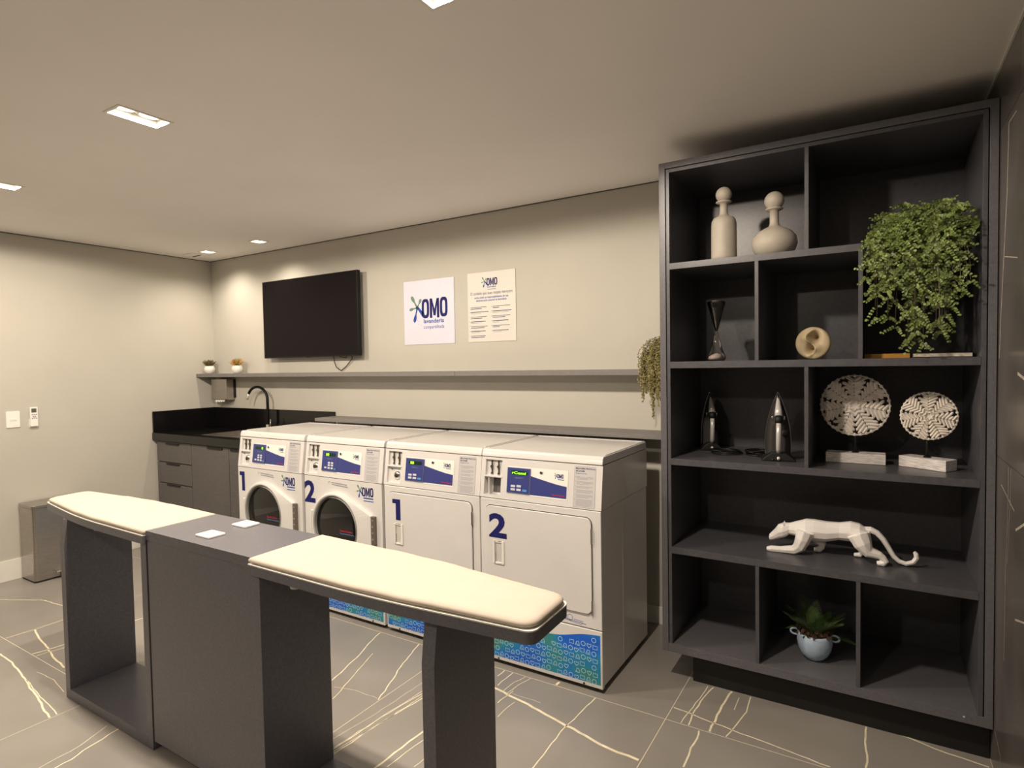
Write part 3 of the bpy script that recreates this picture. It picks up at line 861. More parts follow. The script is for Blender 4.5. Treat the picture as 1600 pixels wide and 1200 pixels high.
    mb.lathe([(0.0065, -0.004), (0.0095, -0.004), (0.0105, 0.001)], (x0 + ku, yy(1.019), 1.019), 16, 'y', 0)
    mb.build('key_lock', [SILV, GAP], t, smooth=True)
    mb = MB(); logo(mb, 0.448, 0.999, 0.020, FN, 0.0018, words=False); mb.ribbon([(0.452, 0.993), (0.486, 0.993)], 0.003, FN, 0.0018, False, 1)
    mb.build('small_logo', [NAVY, BLUE, LEAFG], ov, recalc=False)
    MB().text('Speed Queen', 0.425, 0.914, 0.011, FN, 0.002, bold=0.01, width=0.068).build('maker_lettering', RED, ov, recalc=False)
    # instruction sticker
    st = MB().poly(rrect(0.538, 0.650, 0.874, 1.066, 0.004, 2), FN, 0.0008).build('instruction_sticker', STICK, t, recalc=False)
    MB().ribbon(rrect(0.539, 0.649, 0.875, 1.065, 0.004, 2), 0.001, FN, 0.001, True).build('sticker_border', GREY, st, recalc=False)
    mb = MB()
    mb.text('MELHORES PRÁTICAS', 0.545, 1.052, 0.010, FN, 0.0012, 0, bold=0.02, width=0.10)
    mb.text('SECAGEM' if kind == 'd' else 'LAVAGEM', 0.545, 1.040, 0.010, FN, 0.0012, 0, bold=0.02, width=0.046)
    mb.text('Programa do ciclo', 0.545, 1.030, 0.008, FN, 0.0012, 1, width=0.058)
    z = 1.016; rr = random.Random(5)
    for blk in (3, 3, 2, 3, 3, 6):
        for k in range(blk):
            L_ = 0.085 if k < blk - 1 else rr.uniform(0.03, 0.075)
            mb.ribbon([(0.552, z), (0.552 + L_, z)], 0.0016, FN, 0.0012, False, 2); z -= 0.0056
        mb.rect(0.544, 0.547, z + 0.0056 * blk - 0.001, z + 0.0056 * blk + 0.002, FN, 0.0012, 2)
        z -= 0.0055
    mb.build('sticker_lettering', [NAVY, BLUE, GREY], st, recalc=False)
    return t


machine(1.668, 'w', '1', 'white front-loading washing machine numbered 1, nearest the sink', 'right', True, 'washing machines')
machine(2.3745, 'w', '2', 'white front-loading washing machine numbered 2, beside the dryers', 'left', True, 'washing machines')
machine(3.0727, 'd', '1', 'white dryer with square door numbered 1, between washer and last dryer', 'left', True, 'tumble dryers')
machine(3.758, 'd', '2', 'white dryer with square door numbered 2 and open coin box, nearest the shelving', 'text', False, 'tumble dryers')

# ================================================================== LEDGE, WALL SHELF
tag(MB().box(1.71, 4.635, -0.225, 0, 1.128, 1.153).build('ledge', SHELFM, loc=(3.1, -0.1, 1.128), bevel=0.001),
    'long grey ledge on the wall just behind the washing machines and dryers', 'ledge')
t = thing('wall_shelf', 'long thin grey shelf across the back wall under the television', 'shelf', (2.3, -0.09, 1.483))
MB().box(0.001, 3.082, -0.185, 0, 1.483, 1.514).build('shelf_board', SHELFM, t, bevel=0.001)
MB().box(3.084, 4.635, -0.185, 0, 1.483, 1.514).build('shelf_board', SHELFM, t, bevel=0.001)

# ================================================================== SINK UNIT
tag(MB().box(0, 0.018, -0.600, -0.0005, 0.9975, 1.186).build('side_splashback', GRAN, loc=(0, -0.3, 0.9975), bevel=0.001),
    'black granite upstand on the left wall beside the sink', 'splashback')
tag(MB().box(0.0185, 1.70, -0.018, -0.0005, 0.9975, 1.186).build('rear_splashback', GRAN, loc=(0.9, 0, 0.9975), bevel=0.001),
    'black granite upstand on the back wall behind the faucet', 'splashback')
FT = lambda u, v, w_: (u, v, 0.997 - w_)
t = thing('granite_countertop', 'black granite countertop with an inset sink in the corner', 'countertop', (0.83, -0.3, 0.93))
mb = MB().holes(0.001, 1.66, -0.606, -0.001, FT, [(0.62, 1.25, -0.50, -0.13, 0.067)], 0.067, 0.067)
mb.f = [f for f in mb.f]; mb.build('worktop', GRAN, t)
mb = MB()
mb.holes(0.610, 1.260, -0.51, -0.12, lambda u, v, w_: (u, v, 0.9985 - w_), [(0.63, 1.24, -0.49, -0.14, 0.062)], 0.062, 0.001)
mb.build('sink_basin', STEEL, t)
MB().lathe([(0.0, 0.001), (0.02, 0.001), (0.028, 0.004), (0.03, 0.0)], (0.935, -0.31, 0.937), 20).build('drain', CHROME, t, smooth=True)

t = thing('sink_cabinet', 'dark grey laminate cabinet with drawers and doors under the sink', 'cabinet', (0.84, -0.3, 0))
MB().box(0.028, 1.655, -0.566, -0.002, 0.10, 0.928).build('carcass', LAMC, t)
MB().box(0.05, 1.64, -0.52, -0.02, 0.0, 0.10).build('plinth', BLACK, t)
zz = [0.918, 0.742, 0.556, 0.370, 0.105]
for k in range(4):
    d = MB().box(0.036, 0.574, -0.586, -0.567, zz[k + 1] + 0.004, zz[k] - 0.004 if k else 0.922).build('drawer', LAMC, t, bevel=0.001)
    MB().box(0.195, 0.395, -0.596, -0.5865, zz[k] - 0.016, zz[k] - 0.006).build('handle', BLACK, d)
for a, b in ((0.580, 1.108), (1.114, 1.648)):
    d = MB().box(a, b, -0.586, -0.567, 0.109, 0.922).build('door', LAMC, t, bevel=0.001)
    h0 = a + 0.245 if a < 1 else a + 0.03
    MB().box(h0, h0 + 0.205, -0.596, -0.5865, 0.902, 0.917).build('handle', BLACK, d)

t = thing('faucet', 'black gooseneck faucet with chrome lever behind washing machine 1', 'faucet', (0.905, -0.07, 0.9975))
pts = [(0.905, -0.07, 1.03), (0.905, -0.07, 1.28)]
for k in range(13):
    a = PI * k / 12 * 0.86
    pts.append((0.905 - 0.125 + 0.125 * math.cos(a), -0.07 - 0.02 * k / 12, 1.285 + 0.105 * math.sin(a)))
MB().tube(pts, 0.012, 12).build('spout', TVB, t, smooth=True)
e = pts[-1]
MB().tube([e, (e[0] - 0.022, e[1] - 0.002, e[2] - 0.055)], 0.010, 10).build('nozzle', SILV, t, smooth=True)
MB().lathe([(0.0, 0.0), (0.024, 0.0), (0.024, 0.006), (0.018, 0.010), (0.018, 0.055), (0.012, 0.06), (0.0, 0.06)], (0.905, -0.07, 0.9975), 20).build('valve_body', CHROME, t, smooth=True)
MB().tube([(0.920, -0.075, 1.03), (0.955, -0.085, 1.032), (0.962, -0.087, 1.05), (0.964, -0.088, 1.105)], [0.009, 0.008, 0.006, 0.005], 10).build('lever', CHROME, t, smooth=True)

t = thing('towel_dispenser', 'brushed steel paper towel dispenser mounted under the wall shelf', 'towel dispenser', (0.205, 0, 1.27))
MB().box(0.11, 0.342, -0.010, 0, 1.285, 1.455).build('back_plate', BLACK, t)
MB().prism([(-0.010, 1.462), (-0.088, 1.462), (-0.092, 1.268), (-0.070, 1.262), (-0.010, 1.262)], 'x', 0.086, 0.328).build('casing', STEEL, t, bevel=0.004, seg=3)
mb = MB()
n = 14
v = []
for k in range(n + 1):
    u = 0.13 + 0.15 * k / n; dz = 0.006 * math.sin(k * 1.7)
    v += [(u, -0.076, 1.263), (u, -0.086 + 0.004 * math.sin(k * 2.1), 1.246 + dz)]
mb.add(v, [(2 * k, 2 * k + 1, 2 * k + 3, 2 * k + 2) for k in range(n)])
mb.add([(a, b + 0.001, c) for a, b, c in v], [(2 * k, 2 * k + 2, 2 * k + 3, 2 * k + 1) for k in range(n)])
mb.build('paper_towel', WPLAS, t, recalc=False)


# ================================================================== TV
t = thing('television', 'flat black television mounted on the back wall', 'television', (1.48, 0, 1.64))
MB().box(0.895, 2.070, -0.080, -0.045, 1.643, 2.315).build('bezel', TVB, t, bevel=0.002)
MB().rect(0.903, 2.062, 1.655, 2.308, lambda u, v_, w_: (u, -0.0805, v_)).build('screen', TVS, t, recalc=False)
MB().box(1.20, 1.78, -0.045, -0.022, 1.76, 2.14).build('rear_housing', TVB, t)
MB().box(1.30, 1.66, -0.022, -0.0005, 1.85, 2.06).build('wall_bracket', BLACK, t)
MB().box(1.45, 1.52, -0.0815, -0.078, 1.640, 1.645).build('sensor', TVB, t)
mb = MB()
mb.tube([(1.735, -0.04, 1.66), (1.735, -0.03, 1.60), (1.745, -0.02, 1.555), (1.79, -0.012, 1.527), (1.85, -0.012, 1.56), (1.93, -0.02, 1.62), (1.955, -0.04, 1.66)], 0.0035, 6)
mb.tube([(1.735, -0.03, 1.655), (1.80, -0.02, 1.640), (1.86, -0.02, 1.630), (1.88, -0.03, 1.65)], 0.0035, 6)
mb.build('cable', CORD, t, smooth=True)

# ================================================================== POSTERS
FP = lambda u, v_, w_: (u, -0.0055 - w_, v_)
t = thing('logo_sign', 'white wall sign with large navy brand lettering and a splash, beside the television', 'sign', (2.72, 0, 1.714))
MB().box(2.482, 2.956, -0.005, 0, 1.714, 2.187).build('panel', PAPER, t)
mb = MB(); logo(mb, 2.655, 1.905, 0.142, FP, 0.0)
mb.build('printed_logo', [NAVY, BLUE, GREEN], t, recalc=False)
t = thing('instruction_sign', 'cream wall sign with small logo and two columns of instructions', 'sign', (3.27, 0, 1.715))
MB().box(3.077, 3.470, -0.005, 0, 1.715, 2.194).build('panel', PAPER2, t)
mb = MB(); logo(mb, 3.238, 2.098, 0.052, FP, 0.0, words=True)
mb.build('printed_logo', [NAVY, BLUE, GREEN], t, recalc=False)
mb = MB()
mb.text('O cuidado que suas roupas merecem', 3.273, 2.040, 0.030, FP, 0, 0, align='CENTER', width=0.345)
mb.text('tenha todas as responsabilidades de sua', 3.273, 2.014, 0.020, FP, 0, 1, bold=0.015, align='CENTER', width=0.28)
mb.text('administração possível na lavanderia', 3.273, 1.994, 0.020, FP, 0, 1, bold=0.015, align='CENTER', width=0.25)
rr = random.Random(11)
for ci, (u0, nrow) in enumerate(((3.100, 7), (3.285, 6))):
    for k in range(nrow):
        z = 1.955 - k * 0.033
        L1, L2 = rr.uniform(0.12, 0.152), rr.uniform(0.05, 0.13)
        mb.text(str(k + 1 + ci * 7), u0 - 0.012, z - 0.004, 0.012, FP, 0, 1)
        mb.ribbon([(u0, z), (u0 + L1, z)], 0.0042 if k % 2 else 0.0032, FP, 0, False, 2 if k % 3 else 0)
        mb.ribbon([(u0, z - 0.010), (u0 + L2, z - 0.010)], 0.0030 if k % 2 else 0.0042, FP, 0, False, 0 if k % 2 == 0 else 3)
mb.build('printed_text', [NAVY, BLUE, NAVY, GREY], t, recalc=False)

# ================================================================== SWITCH, REMOTE, BIN
t = thing('light_switch', 'square white light switch on the left wall', 'light switch', (0, -1.602, 1.143))
MB().prism(rrect(-1.644, -1.560, 1.143, 1.266, 0.006), 'x', 0, 0.008).build('switch_plate', WPLAS, t, bevel=0.002)
MB().box(0.008, 0.012, -1.622, -1.582, 1.196, 1.213).build('rocker', WPLAS, t, bevel=0.001)
t = thing('remote_control', 'white air conditioner remote in a wall holder beside the switch', 'remote control', (0, -1.478, 1.14))
MB().box(0.0, 0.010, -1.505, -1.451, 1.135, 1.20).build('wall_holder', WPLAS, t, bevel=0.002)
MB().prism(rrect(-1.503, -1.453, 1.142, 1.290, 0.006), 'x', 0.0105, 0.026).build('remote_body', WPLAS, t, bevel=0.002)
MB().box(0.026, 0.0265, -1.494, -1.462, 1.248, 1.279).build('lcd_screen', mat('lcd_grey', (0.10, 0.11, 0.09), 0.3), t)
for a, b in ((-1.493, 1.228), (-1.481, 1.228), (-1.469, 1.228), (-1.487, 1.214), (-1.475, 1.214), (-1.493, 1.200), (-1.481, 1.202), (-1.469, 1.200)):
    MB().box(0.026, 0.0275, a, a + 0.008, b, b + 0.008).build('button', GREY, t)

t = thing('pedal_bin', 'slim brushed steel pedal bin standing against the left wall', 'bin', (0.14, -1.43, 0))
MB().prism(rrect(0.022, 0.262, -1.600, -1.250, 0.022), 'z', 0.012, 0.550).build('bin_body', STEEL, t, bevel=0.002)
MB().prism(rrect(0.024, 0.260, -1.598, -1.252, 0.022), 'z', 0.0, 0.012).build('base_ring', BLACK, t)
MB().prism(rrect(0.018, 0.266, -1.604, -1.246, 0.024), 'z', 0.552, 0.572).build('bin_lid', STEEL, t, bevel=0.003, seg=3)
MB().box(0.255, 0.300, -1.475, -1.375, 0.052, 0.062).build('pedal', CHROME, t, bevel=0.002)
MB().box(0.24, 0.29, -1.432, -1.418, 0.012, 0.052).build('pedal_arm', BLACK, t)

# ================================================================== IRONING ISLAND
t = thing('island_cabinet', 'grey laminate block between the two ironing boards', 'cabinet', (3.36, -2.02, 0))
MB().box(3.018, 3.703, -2.164, -1.870, 0.040, 0.872).build('body', LAM, t)
MB().box(3.014, 3.704, -2.167, -1.866, 0.8725, 0.910).build('top', LAM, t, bevel=0.001)
MB().box(3.05, 3.68, -2.12, -1.90, 0.0, 0.040).build('plinth', BLACK, t)


def board(sgn, X, tip_f, tip_b, kink_f, kink_b, root_f, root_b, lb):
    """X = root x; outline in world coordinates"""
    t = thing('ironing_table', lb, 'ironing board', (X + sgn * 0.5, -2.02, 0))
    lx0, lx1 = (2.226, 2.271) if sgn < 0 else (4.457, 4.502)
    px0, px1 = (2.968, 3.010) if sgn < 0 else (3.7045, 3.745)
    MB().prism([(-2.167, 0.0), (-2.167, 0.735), (-2.150, 0.8565), (-1.872, 0.8565), (-1.872, 0.0)], 'x', lx0, lx1).build('outer_leg', LAM, t, bevel=0.001)
    MB().box(px0, px1, -2.167, -1.872, 0.0, 0.8565).build('inner_leg', LAM, t, bevel=0.001)
    a, b = (lx1, px0) if sgn < 0 else (px1, lx0)
    MB().box(a, b, -2.167, -1.872, 0.0, 0.048).build('base_board', LAM, t, bevel=0.001)

    def outline(ins, r=0.03):
        P = [root_f, kink_f, tip_f, tip_b, kink_b, root_b]
        cx = sum(p[0] for p in P) / 6; cy = sum(p[1] for p in P) / 6
        Q = []
        for p in P:
            dx = -ins if p[0] > cx else ins; dy = -ins if p[1] > cy else ins
            if p in (root_f, root_b): dx = 0
            Q.append((p[0] + dx, p[1] + dy))
        # smooth front and back edges, round the tip corners
        def quad(p, c, q, n=8):
            return [((1 - s) ** 2 * p[0] + 2 * s * (1 - s) * c[0] + s * s * q[0], (1 - s) ** 2 * p[1] + 2 * s * (1 - s) * c[1] + s * s * q[1]) for s in [k / n for k in range(n + 1)]]
        def toward(p, q, d):
            l = math.hypot(q[0] - p[0], q[1] - p[1]); return (p[0] + (q[0] - p[0]) * d / l, p[1] + (q[1] - p[1]) * d / l)
        rf, kf, tf, tb_, kb, rb = Q
        o = [rf]
        o += quad(toward(kf, rf, 0.22), kf, toward(kf, tf, 0.22))
        o += quad(toward(tf, kf, r), tf, toward(tf, tb_, r), 6)
        o += quad(toward(tb_, tf, r), tb_, toward(tb_, kb, r), 6)
        o += quad(toward(kb, tb_, 0.22), kb, toward(kb, rb, 0.22))
        o += [rb]
        return o
    MB().prism(outline(0), 'z', 0.857, 0.889).build('board', LAM, t, bevel=0.0012)
    MB().prism(outline(0.0), 'z', 0.8893, 0.893).build('edge_band', TRIMW, t)
    o = outline(0.004, 0.045)
    mb = MB()
    cx = sum(p[0] for p in o) / len(o); cy = sum(p[1] for p in o) / len(o)
    rings = []
    for ins, z in ((0.006, 0.894), (0.0, 0.898), (-0.001, 0.905), (0.003, 0.911), (0.012, 0.9145), (0.03, 0.916)):
        q = []
        for p in o:
            d = math.hypot(p[0] - cx, p[1] - cy)
            # inset mainly across the narrow direction
            sx = (abs(p[0] - cx) - ins) / max(abs(p[0] - cx), 1e-4); sy = (abs(p[1] - cy) - ins) / max(abs(p[1] - cy), 1e-4)
            wob = 0.0012 * math.sin(p[0] * 31 + p[1] * 17)
            q.append((cx + (p[0] - cx) * sx, cy + (p[1] - cy) * sy, z + wob * (0.5 if z < 0.9 else 1)))
        rings.append(q)
    n = len(o)
    mb.add([v_ for q in rings for v_ in q], [(i * n + k, i * n + (k + 1) % n, (i + 1) * n + (k + 1) % n, (i + 1) * n + k) for i in range(len(rings) - 1) for k in range(n)] + [tuple(range(n - 1, -1, -1)), tuple(range((len(rings) - 1) * n, len(rings) * n))])
    mb.build('ironing_pad', PAD, t, smooth=True)
    kx, ky = (3.918, -2.155) if sgn > 0 else (2.541, -2.135)
    MB().lathe([(0.0, 0.0), (0.016, 0.0), (0.018, 0.004), (0.018, 0.016), (0.0, 0.016)], (kx, ky, 0.841), 16).build('latch_knob', ENAMG if sgn > 0 else mat('latch_beige', (0.35, 0.32, 0.22), 0.5), t, smooth=True)


board(-1, 3.0, (1.905, -2.100), (1.905, -1.900), (2.44, -2.172), (2.44, -1.848), (3.012, -2.180), (3.012, -1.860),
      'padded ironing board on a U-shaped grey frame at the left end of the island')
board(1, 3.7, (4.806, -2.150), (4.800, -1.935), (4.28, -2.190), (4.26, -1.865), (3.7055, -2.182), (3.7055, -1.858),
      'padded ironing board on grey legs at the right end of the island, nearest the camera')
for i, (sx, sy) in enumerate(((3.318, -2.078), (3.305, -1.917))):
    t = thing('power_socket', ('white socket plate in the island top, nearer the camera', 'white socket plate in the island top, nearer the machines')[i], 'socket', (sx, sy, 0.910))
    MB().prism(rrect(sx - 0.045, sx + 0.045, sy - 0.036, sy + 0.036, 0.006), 'z', 0.9102, 0.918).build('plate', WPLAS, t, bevel=0.002)
    MB().prism(rrect(sx - 0.020, sx + 0.020, sy - 0.014, sy + 0.014, 0.006), 'z', 0.918, 0.9195).build('socket_insert', TRIMW, t)
    for d in (-0.009, 0, 0.009): MB().lathe([(0, 0.0004), (0.0025, 0.0004), (0.0025, 0)], (sx + d, sy, 0.9195), 8).build('pin_hole', GAP, t)


# ================================================================== SHELVING UNIT
UY = -0.604; UB = -0.012
t = unit = thing('shelving_unit', 'tall dark grey open shelving unit with uneven compartments against the back wall', 'shelving unit', (5.27, -0.31, 0))
XL0, XL1, XI0, XI1 = 4.640, 4.669, 4.673, 4.688
XQ0, XQ1, XP0, XP1 = 5.857, 5.872, 5.876, 5.902
for nm, a in (('frame_side', (XL0, XL1, UY, -0.001, 0.150, 2.495)), ('frame_side', (XP0, XP1, UY, -0.001, 0.150, 2.495)),
              ('frame_top', (XL1, XP0, UY, -0.001, 2.4665, 2.495))):
    MB().box(*a).build(nm, LAMU, t, bevel=0.0008)
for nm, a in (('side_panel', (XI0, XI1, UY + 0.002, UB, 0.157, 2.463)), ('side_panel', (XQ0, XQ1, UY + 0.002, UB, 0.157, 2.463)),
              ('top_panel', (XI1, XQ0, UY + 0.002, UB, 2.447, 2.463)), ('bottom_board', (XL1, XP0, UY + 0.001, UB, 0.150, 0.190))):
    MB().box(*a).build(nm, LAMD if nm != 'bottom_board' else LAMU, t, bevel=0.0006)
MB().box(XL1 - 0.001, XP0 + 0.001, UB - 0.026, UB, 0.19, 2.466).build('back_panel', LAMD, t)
BK = UB - 0.026
MB().box(XL1 + 0.0002, XI0 - 0.0002, UY + 0.02, UY + 0.03, 0.19, 2.466).build('shadow_gap', BLACK, t)  # black strips paint the shade in the gaps around the carcass
MB().box(XQ1 + 0.0002, XP0 - 0.0002, UY + 0.02, UY + 0.03, 0.19, 2.466).build('shadow_gap', BLACK, t)
MB().box(XL1, XP0, UY + 0.02, UY + 0.03, 2.4631, 2.4664).build('shadow_gap', BLACK, t)
S1, S2, S3, S4 = (1.992, 2.021), (1.524, 1.555), (1.062, 1.092), (0.634, 0.665)
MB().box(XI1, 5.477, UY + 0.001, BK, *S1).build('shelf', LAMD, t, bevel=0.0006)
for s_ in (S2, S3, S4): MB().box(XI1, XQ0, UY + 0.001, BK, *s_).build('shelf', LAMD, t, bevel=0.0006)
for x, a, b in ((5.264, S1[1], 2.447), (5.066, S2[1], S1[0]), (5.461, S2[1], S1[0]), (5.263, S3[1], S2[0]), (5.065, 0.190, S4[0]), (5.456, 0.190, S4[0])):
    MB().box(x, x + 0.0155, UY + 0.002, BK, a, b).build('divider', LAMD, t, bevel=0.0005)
MB().box(4.769, XP1, -0.538, -0.06, 0.0, 0.150).build('plinth', BLACK, t)
MB().lathe([(0, -.001), (0.004, -.001), (0.004, 0)], (5.815, UY, 0.175), 8, 'y').build('cap', SILV, t)


# ---------------- bottles
def bottle(name, lb, x, y, z0, prof, ball_z, ball_r):
    t = thing(name, lb, 'bottle', (x, y, z0))
    MB().lathe(prof, (x, y, z0), 40).build('bottle_body', CREAM, t, smooth=True)
    pr = [(ball_r * math.sin(PI * k / 16), -ball_r * math.cos(PI * k / 16)) for k in range(17)]
    MB().lathe([(0.0, -0.03)] + [(0.012, -0.03), (0.012, -ball_r * 0.9)] + pr[3:], (x, y, z0 + ball_z), 28).build('ball_stopper', CREAM, t, smooth=True)


bz = S1[1] + 0.0003
bottle('ceramic_bottle', 'tall straight beige ceramic bottle with ball stopper on the top shelf', 4.915, -0.50, bz,
       [(0.0, 0), (0.050, 0), (0.056, 0.004), (0.057, 0.02), (0.056, 0.165), (0.054, 0.185), (0.045, 0.200), (0.026, 0.208), (0.019, 0.218), (0.0175, 0.24), (0.0175, 0.266), (0.030, 0.268), (0.035, 0.272), (0.035, 0.276), (0.018, 0.280), (0.0, 0.280)], 0.308, 0.036)
bottle('ceramic_bottle', 'round-bellied beige ceramic bottle with ball stopper on the top shelf', 5.130, -0.48, bz,
       [(0.0, 0), (0.055, 0), (0.07, 0.006), (0.088, 0.030), (0.096, 0.058), (0.090, 0.088), (0.070, 0.112), (0.042, 0.128), (0.024, 0.136), (0.0195, 0.15), (0.019, 0.206), (0.030, 0.208), (0.037, 0.212), (0.037, 0.216), (0.018, 0.220), (0.0, 0.220)], 0.250, 0.042)

# ---------------- hourglass
hx, hy, hz = 4.870, -0.46, S2[1] + 0.0005
t = thing('hourglass', 'slender glass hourglass with smoked upper half on the second shelf', 'hourglass', (hx, hy, hz))
low = [(0.0, 0.0), (0.036, 0.001), (0.044, 0.012), (0.042, 0.022), (0.030, 0.050), (0.018, 0.095), (0.008, 0.135), (0.005, 0.142)]
MB().lathe(low, (hx, hy, hz), 32).build('lower_bulb', CGLASS, t, smooth=True, recalc=False)
MB().lathe([(0.0050, 0.1421), (0.009, 0.155), (0.020, 0.195), (0.034, 0.250), (0.042, 0.276), (0.040, 0.283), (0.0, 0.285)], (hx, hy, hz), 32).build('upper_bulb', SGLASS, t, smooth=True, recalc=False)
MB().lathe([(0.020, 0.286), (0.029, 0.287), (0.031, 0.2855), (0.030, 0.283)], (hx, hy, hz), 32).build('rim', CHROME, t, smooth=True)
MB().lathe([(0.0, 0.002), (0.034, 0.003), (0.041, 0.012), (0.036, 0.022), (0.020, 0.030), (0.006, 0.036), (0.0, 0.037)], (hx, hy, hz), 28).build('sand', mat('pink_sand', (0.42, 0.36, 0.33), 0.8), t, smooth=True)

# ---------------- twisted ring sculpture
mx, my, mz = 5.287, -0.46, S2[1]
t = thing('knot_sculpture', 'round ochre ceramic sculpture with an S-shaped twist on the second shelf', 'sculpture', (mx, my, mz))
Rk = 0.0715
def sdepth(x, z):
    r = math.hypot(x, z) / Rk
    dome = 0.036 * math.sqrt(max(0.0, 1 - r * r))
    e = 0
    # two eyes either side of the S ridge
    for ex, ez in ((0.010, 0.026), (-0.004, -0.026)):
        d = math.hypot((x - ex) * 1.25, (z - ez) * 0.85)
        e += 0.060 * math.exp(-(d / 0.017) ** 1.5)
    # ridge line
    zz_ = z / Rk
    xs_ = -0.018 * math.sin(zz_ * 4.4) - 0.004
    rd = 0.010 * math.exp(-((x - xs_) / 0.006) ** 2) * (1 if r < 0.75 else max(0, 1 - (r - 0.75) * 5))
    rec = 0.020 * (1 - r * r) * (1 - math.exp(-((x - xs_) / 0.022) ** 2))
    return dome - e - rec + rd
mb = MB(); NR, NA = 30, 64; v = []
for i in range(NR + 1):
    for k in range(NA):
        r = Rk * i / NR; a = 2 * PI * k / NA
        x, z = r * math.cos(a), r * math.sin(a)
        dv = sdepth(x, z)
        v.append((mx + x, my - 0.012 - dv, mz + Rk + z + 0.0005))
for i in range(1, 9):
    for k in range(NA):
        r = Rk * math.cos(i / 8 * PI / 2); a = 2 * PI * k / NA
        v.append((mx + r * math.cos(a), my - 0.012 + 0.045 * math.sin(i / 8 * PI / 2), mz + Rk + r * math.sin(a) + 0.0005))
mb.add(v, [(i * NA + k, i * NA + (k + 1) % NA, (i + 1) * NA + (k + 1) % NA, (i + 1) * NA + k) for i in range(NR + 8) for k in range(NA)])
o = mb.build('twisted_ring', SAND, t, smooth=True)
t.rotation_euler.z = R(-8)

# ---------------- books
bk = S2[1] + 0.0005
for nm, lb, x0, x1, y0, y1, h, cov in (('book', 'thin book with mustard cover lying below the hanging plant', 5.482, 5.640, -0.50, -0.27, 0.018, MUST),
                                      ('book', 'thin dark-covered book with white page edges lying at the right wall of the unit', 5.645, 5.845, -0.50, -0.24, 0.020, TVB)):
    t = thing(nm, lb, 'book', ((x0 + x1) / 2, (y0 + y1) / 2, bk))
    MB().box(x0, x1, y0, y1, bk, bk + 0.0025).build('cover', cov, t)
    MB().box(x0, x1, y0, y1, bk + h - 0.0025, bk + h).build('cover', cov, t)
    MB().box(x0, x0 + 0.003, y0, y1, bk + 0.0025, bk + h - 0.0025).build('spine', cov, t)
    if cov is MUST: MB().box(x0 + 0.003, x1, y0 + 0.0005, y0 + 0.003, bk + 0.0025, bk + h - 0.0025).build('spine', cov, t)
    MB().box(x0 + 0.004, x1 - 0.003, y0 + 0.004, y1 - 0.004, bk + 0.0025, bk + h - 0.0025).build('page_block', PAGES, t)


# ---------------- irons
def iron(lb, x, y, z0, wd, ht, rot, cordpts):
    t = thing('clothes_iron', lb, 'iron', (x, y, z0))
    def og(w_, h_, n=12, zb=0.012):
        L_ = []
        for k in range(n + 1):
            s_ = k / n
            L_.append((w_ / 2 * (1 - s_ ** 2.3) * (1 - 0.10 * (1 - s_) ** 3), zb + (h_ - zb) * s_))
        return [(x - a, z0 + b) for a, b in L_] + [(x + a, z0 + b) for a, b in reversed(L_[:-1])]
    MB().prism(og(wd, ht), 'y', y + 0.052, y + 0.058).build('soleplate', CHROME, t)
    # housing: lofted from the plate towards the handle
    mb = MB(); sec = []
    for q, yy_ in ((0.97, 0.051), (0.94, 0.030), (0.74, 0.008), (0.38, -0.006)):
        sec.append([(x + (p[0] - x) * q, y + yy_, z0 + (p[1] - z0) * (0.90 + 0.1 * q)) for p in og(wd, ht - 0.004)])
    n = len(sec[0])
    mb.add([p for s_ in sec for p in s_], [(i * n + k, i * n + (k + 1) % n, (i + 1) * n + (k + 1) % n, (i + 1) * n + k) for i in range(3) for k in range(n)] + [tuple(range(n)), tuple(range(4 * n - 1, 3 * n - 1, -1))])
    mb.build('housing', IRONB, t, smooth=False, bevel=0.002)
    # heel
    MB().prism([(x - wd * 0.60, z0), (x + wd * 0.60, z0), (x + wd * 0.46, z0 + 0.018), (x + wd * 0.22, z0 + 0.040), (x - wd * 0.22, z0 + 0.040), (x - wd * 0.46, z0 + 0.018)], 'y', y - 0.05, y + 0.05).build('heel_rest', BLACK, t, bevel=0.004)
    # handle arches from heel to nose
    hd = [(x, y - 0.035, z0 + 0.035), (x, y - 0.062, z0 + 0.06), (x, y - 0.070, z0 + ht * 0.40), (x, y - 0.066, z0 + ht * 0.56)]
    MB().tube(hd, [0.009, 0.011, 0.011, 0.0105], 12).build('handle', SILV, t, smooth=True)
    MB().tube([hd[-1], (x, y - 0.056, z0 + ht * 0.66)], [0.014, 0.016], 12).build('grip_band', BLACK, t, smooth=True)
    MB().tube([(x, y - 0.055, z0 + ht * 0.655), (x, y - 0.040, z0 + ht * 0.74), (x, y - 0.010, z0 + ht * 0.86), (x, y + 0.015, z0 + ht * 0.94)], [0.017, 0.015, 0.009, 0.004], 12).build('nose_cover', SILV, t, smooth=True)
    for s_ in (-1, 1): MB().tube([(x + s_ * 0.024, y - 0.035, z0 + ht * 0.60), (x + s_ * 0.025, y - 0.037, z0 + ht * 0.66)], 0.004, 8).build('steam_button', CHROME, t, smooth=True)
    MB().lathe([(0.0, -0.004), (0.017, -0.004), (0.019, 0.006)], (x + 0.030, y - 0.012, z0 + ht * 0.40), 18, 'y').build('dial', BLACK, t, smooth=True)
    MB().tube([(x, y - 0.03, z0 + 0.022), (x, y - 0.058, z0 + 0.012)], 0.007, 8).build('cord_guard', SILV, t, smooth=True)
    t.rotation_euler.z = rot
    Mi = Matrix.Rotation(-rot, 3, 'Z')
    L0 = Vector((x, y, z0))
    MB().tube([L0 + Mi @ (Vector(p) - L0) for p in cordpts], 0.0035, 6).build('cord', CORD, t, smooth=True)


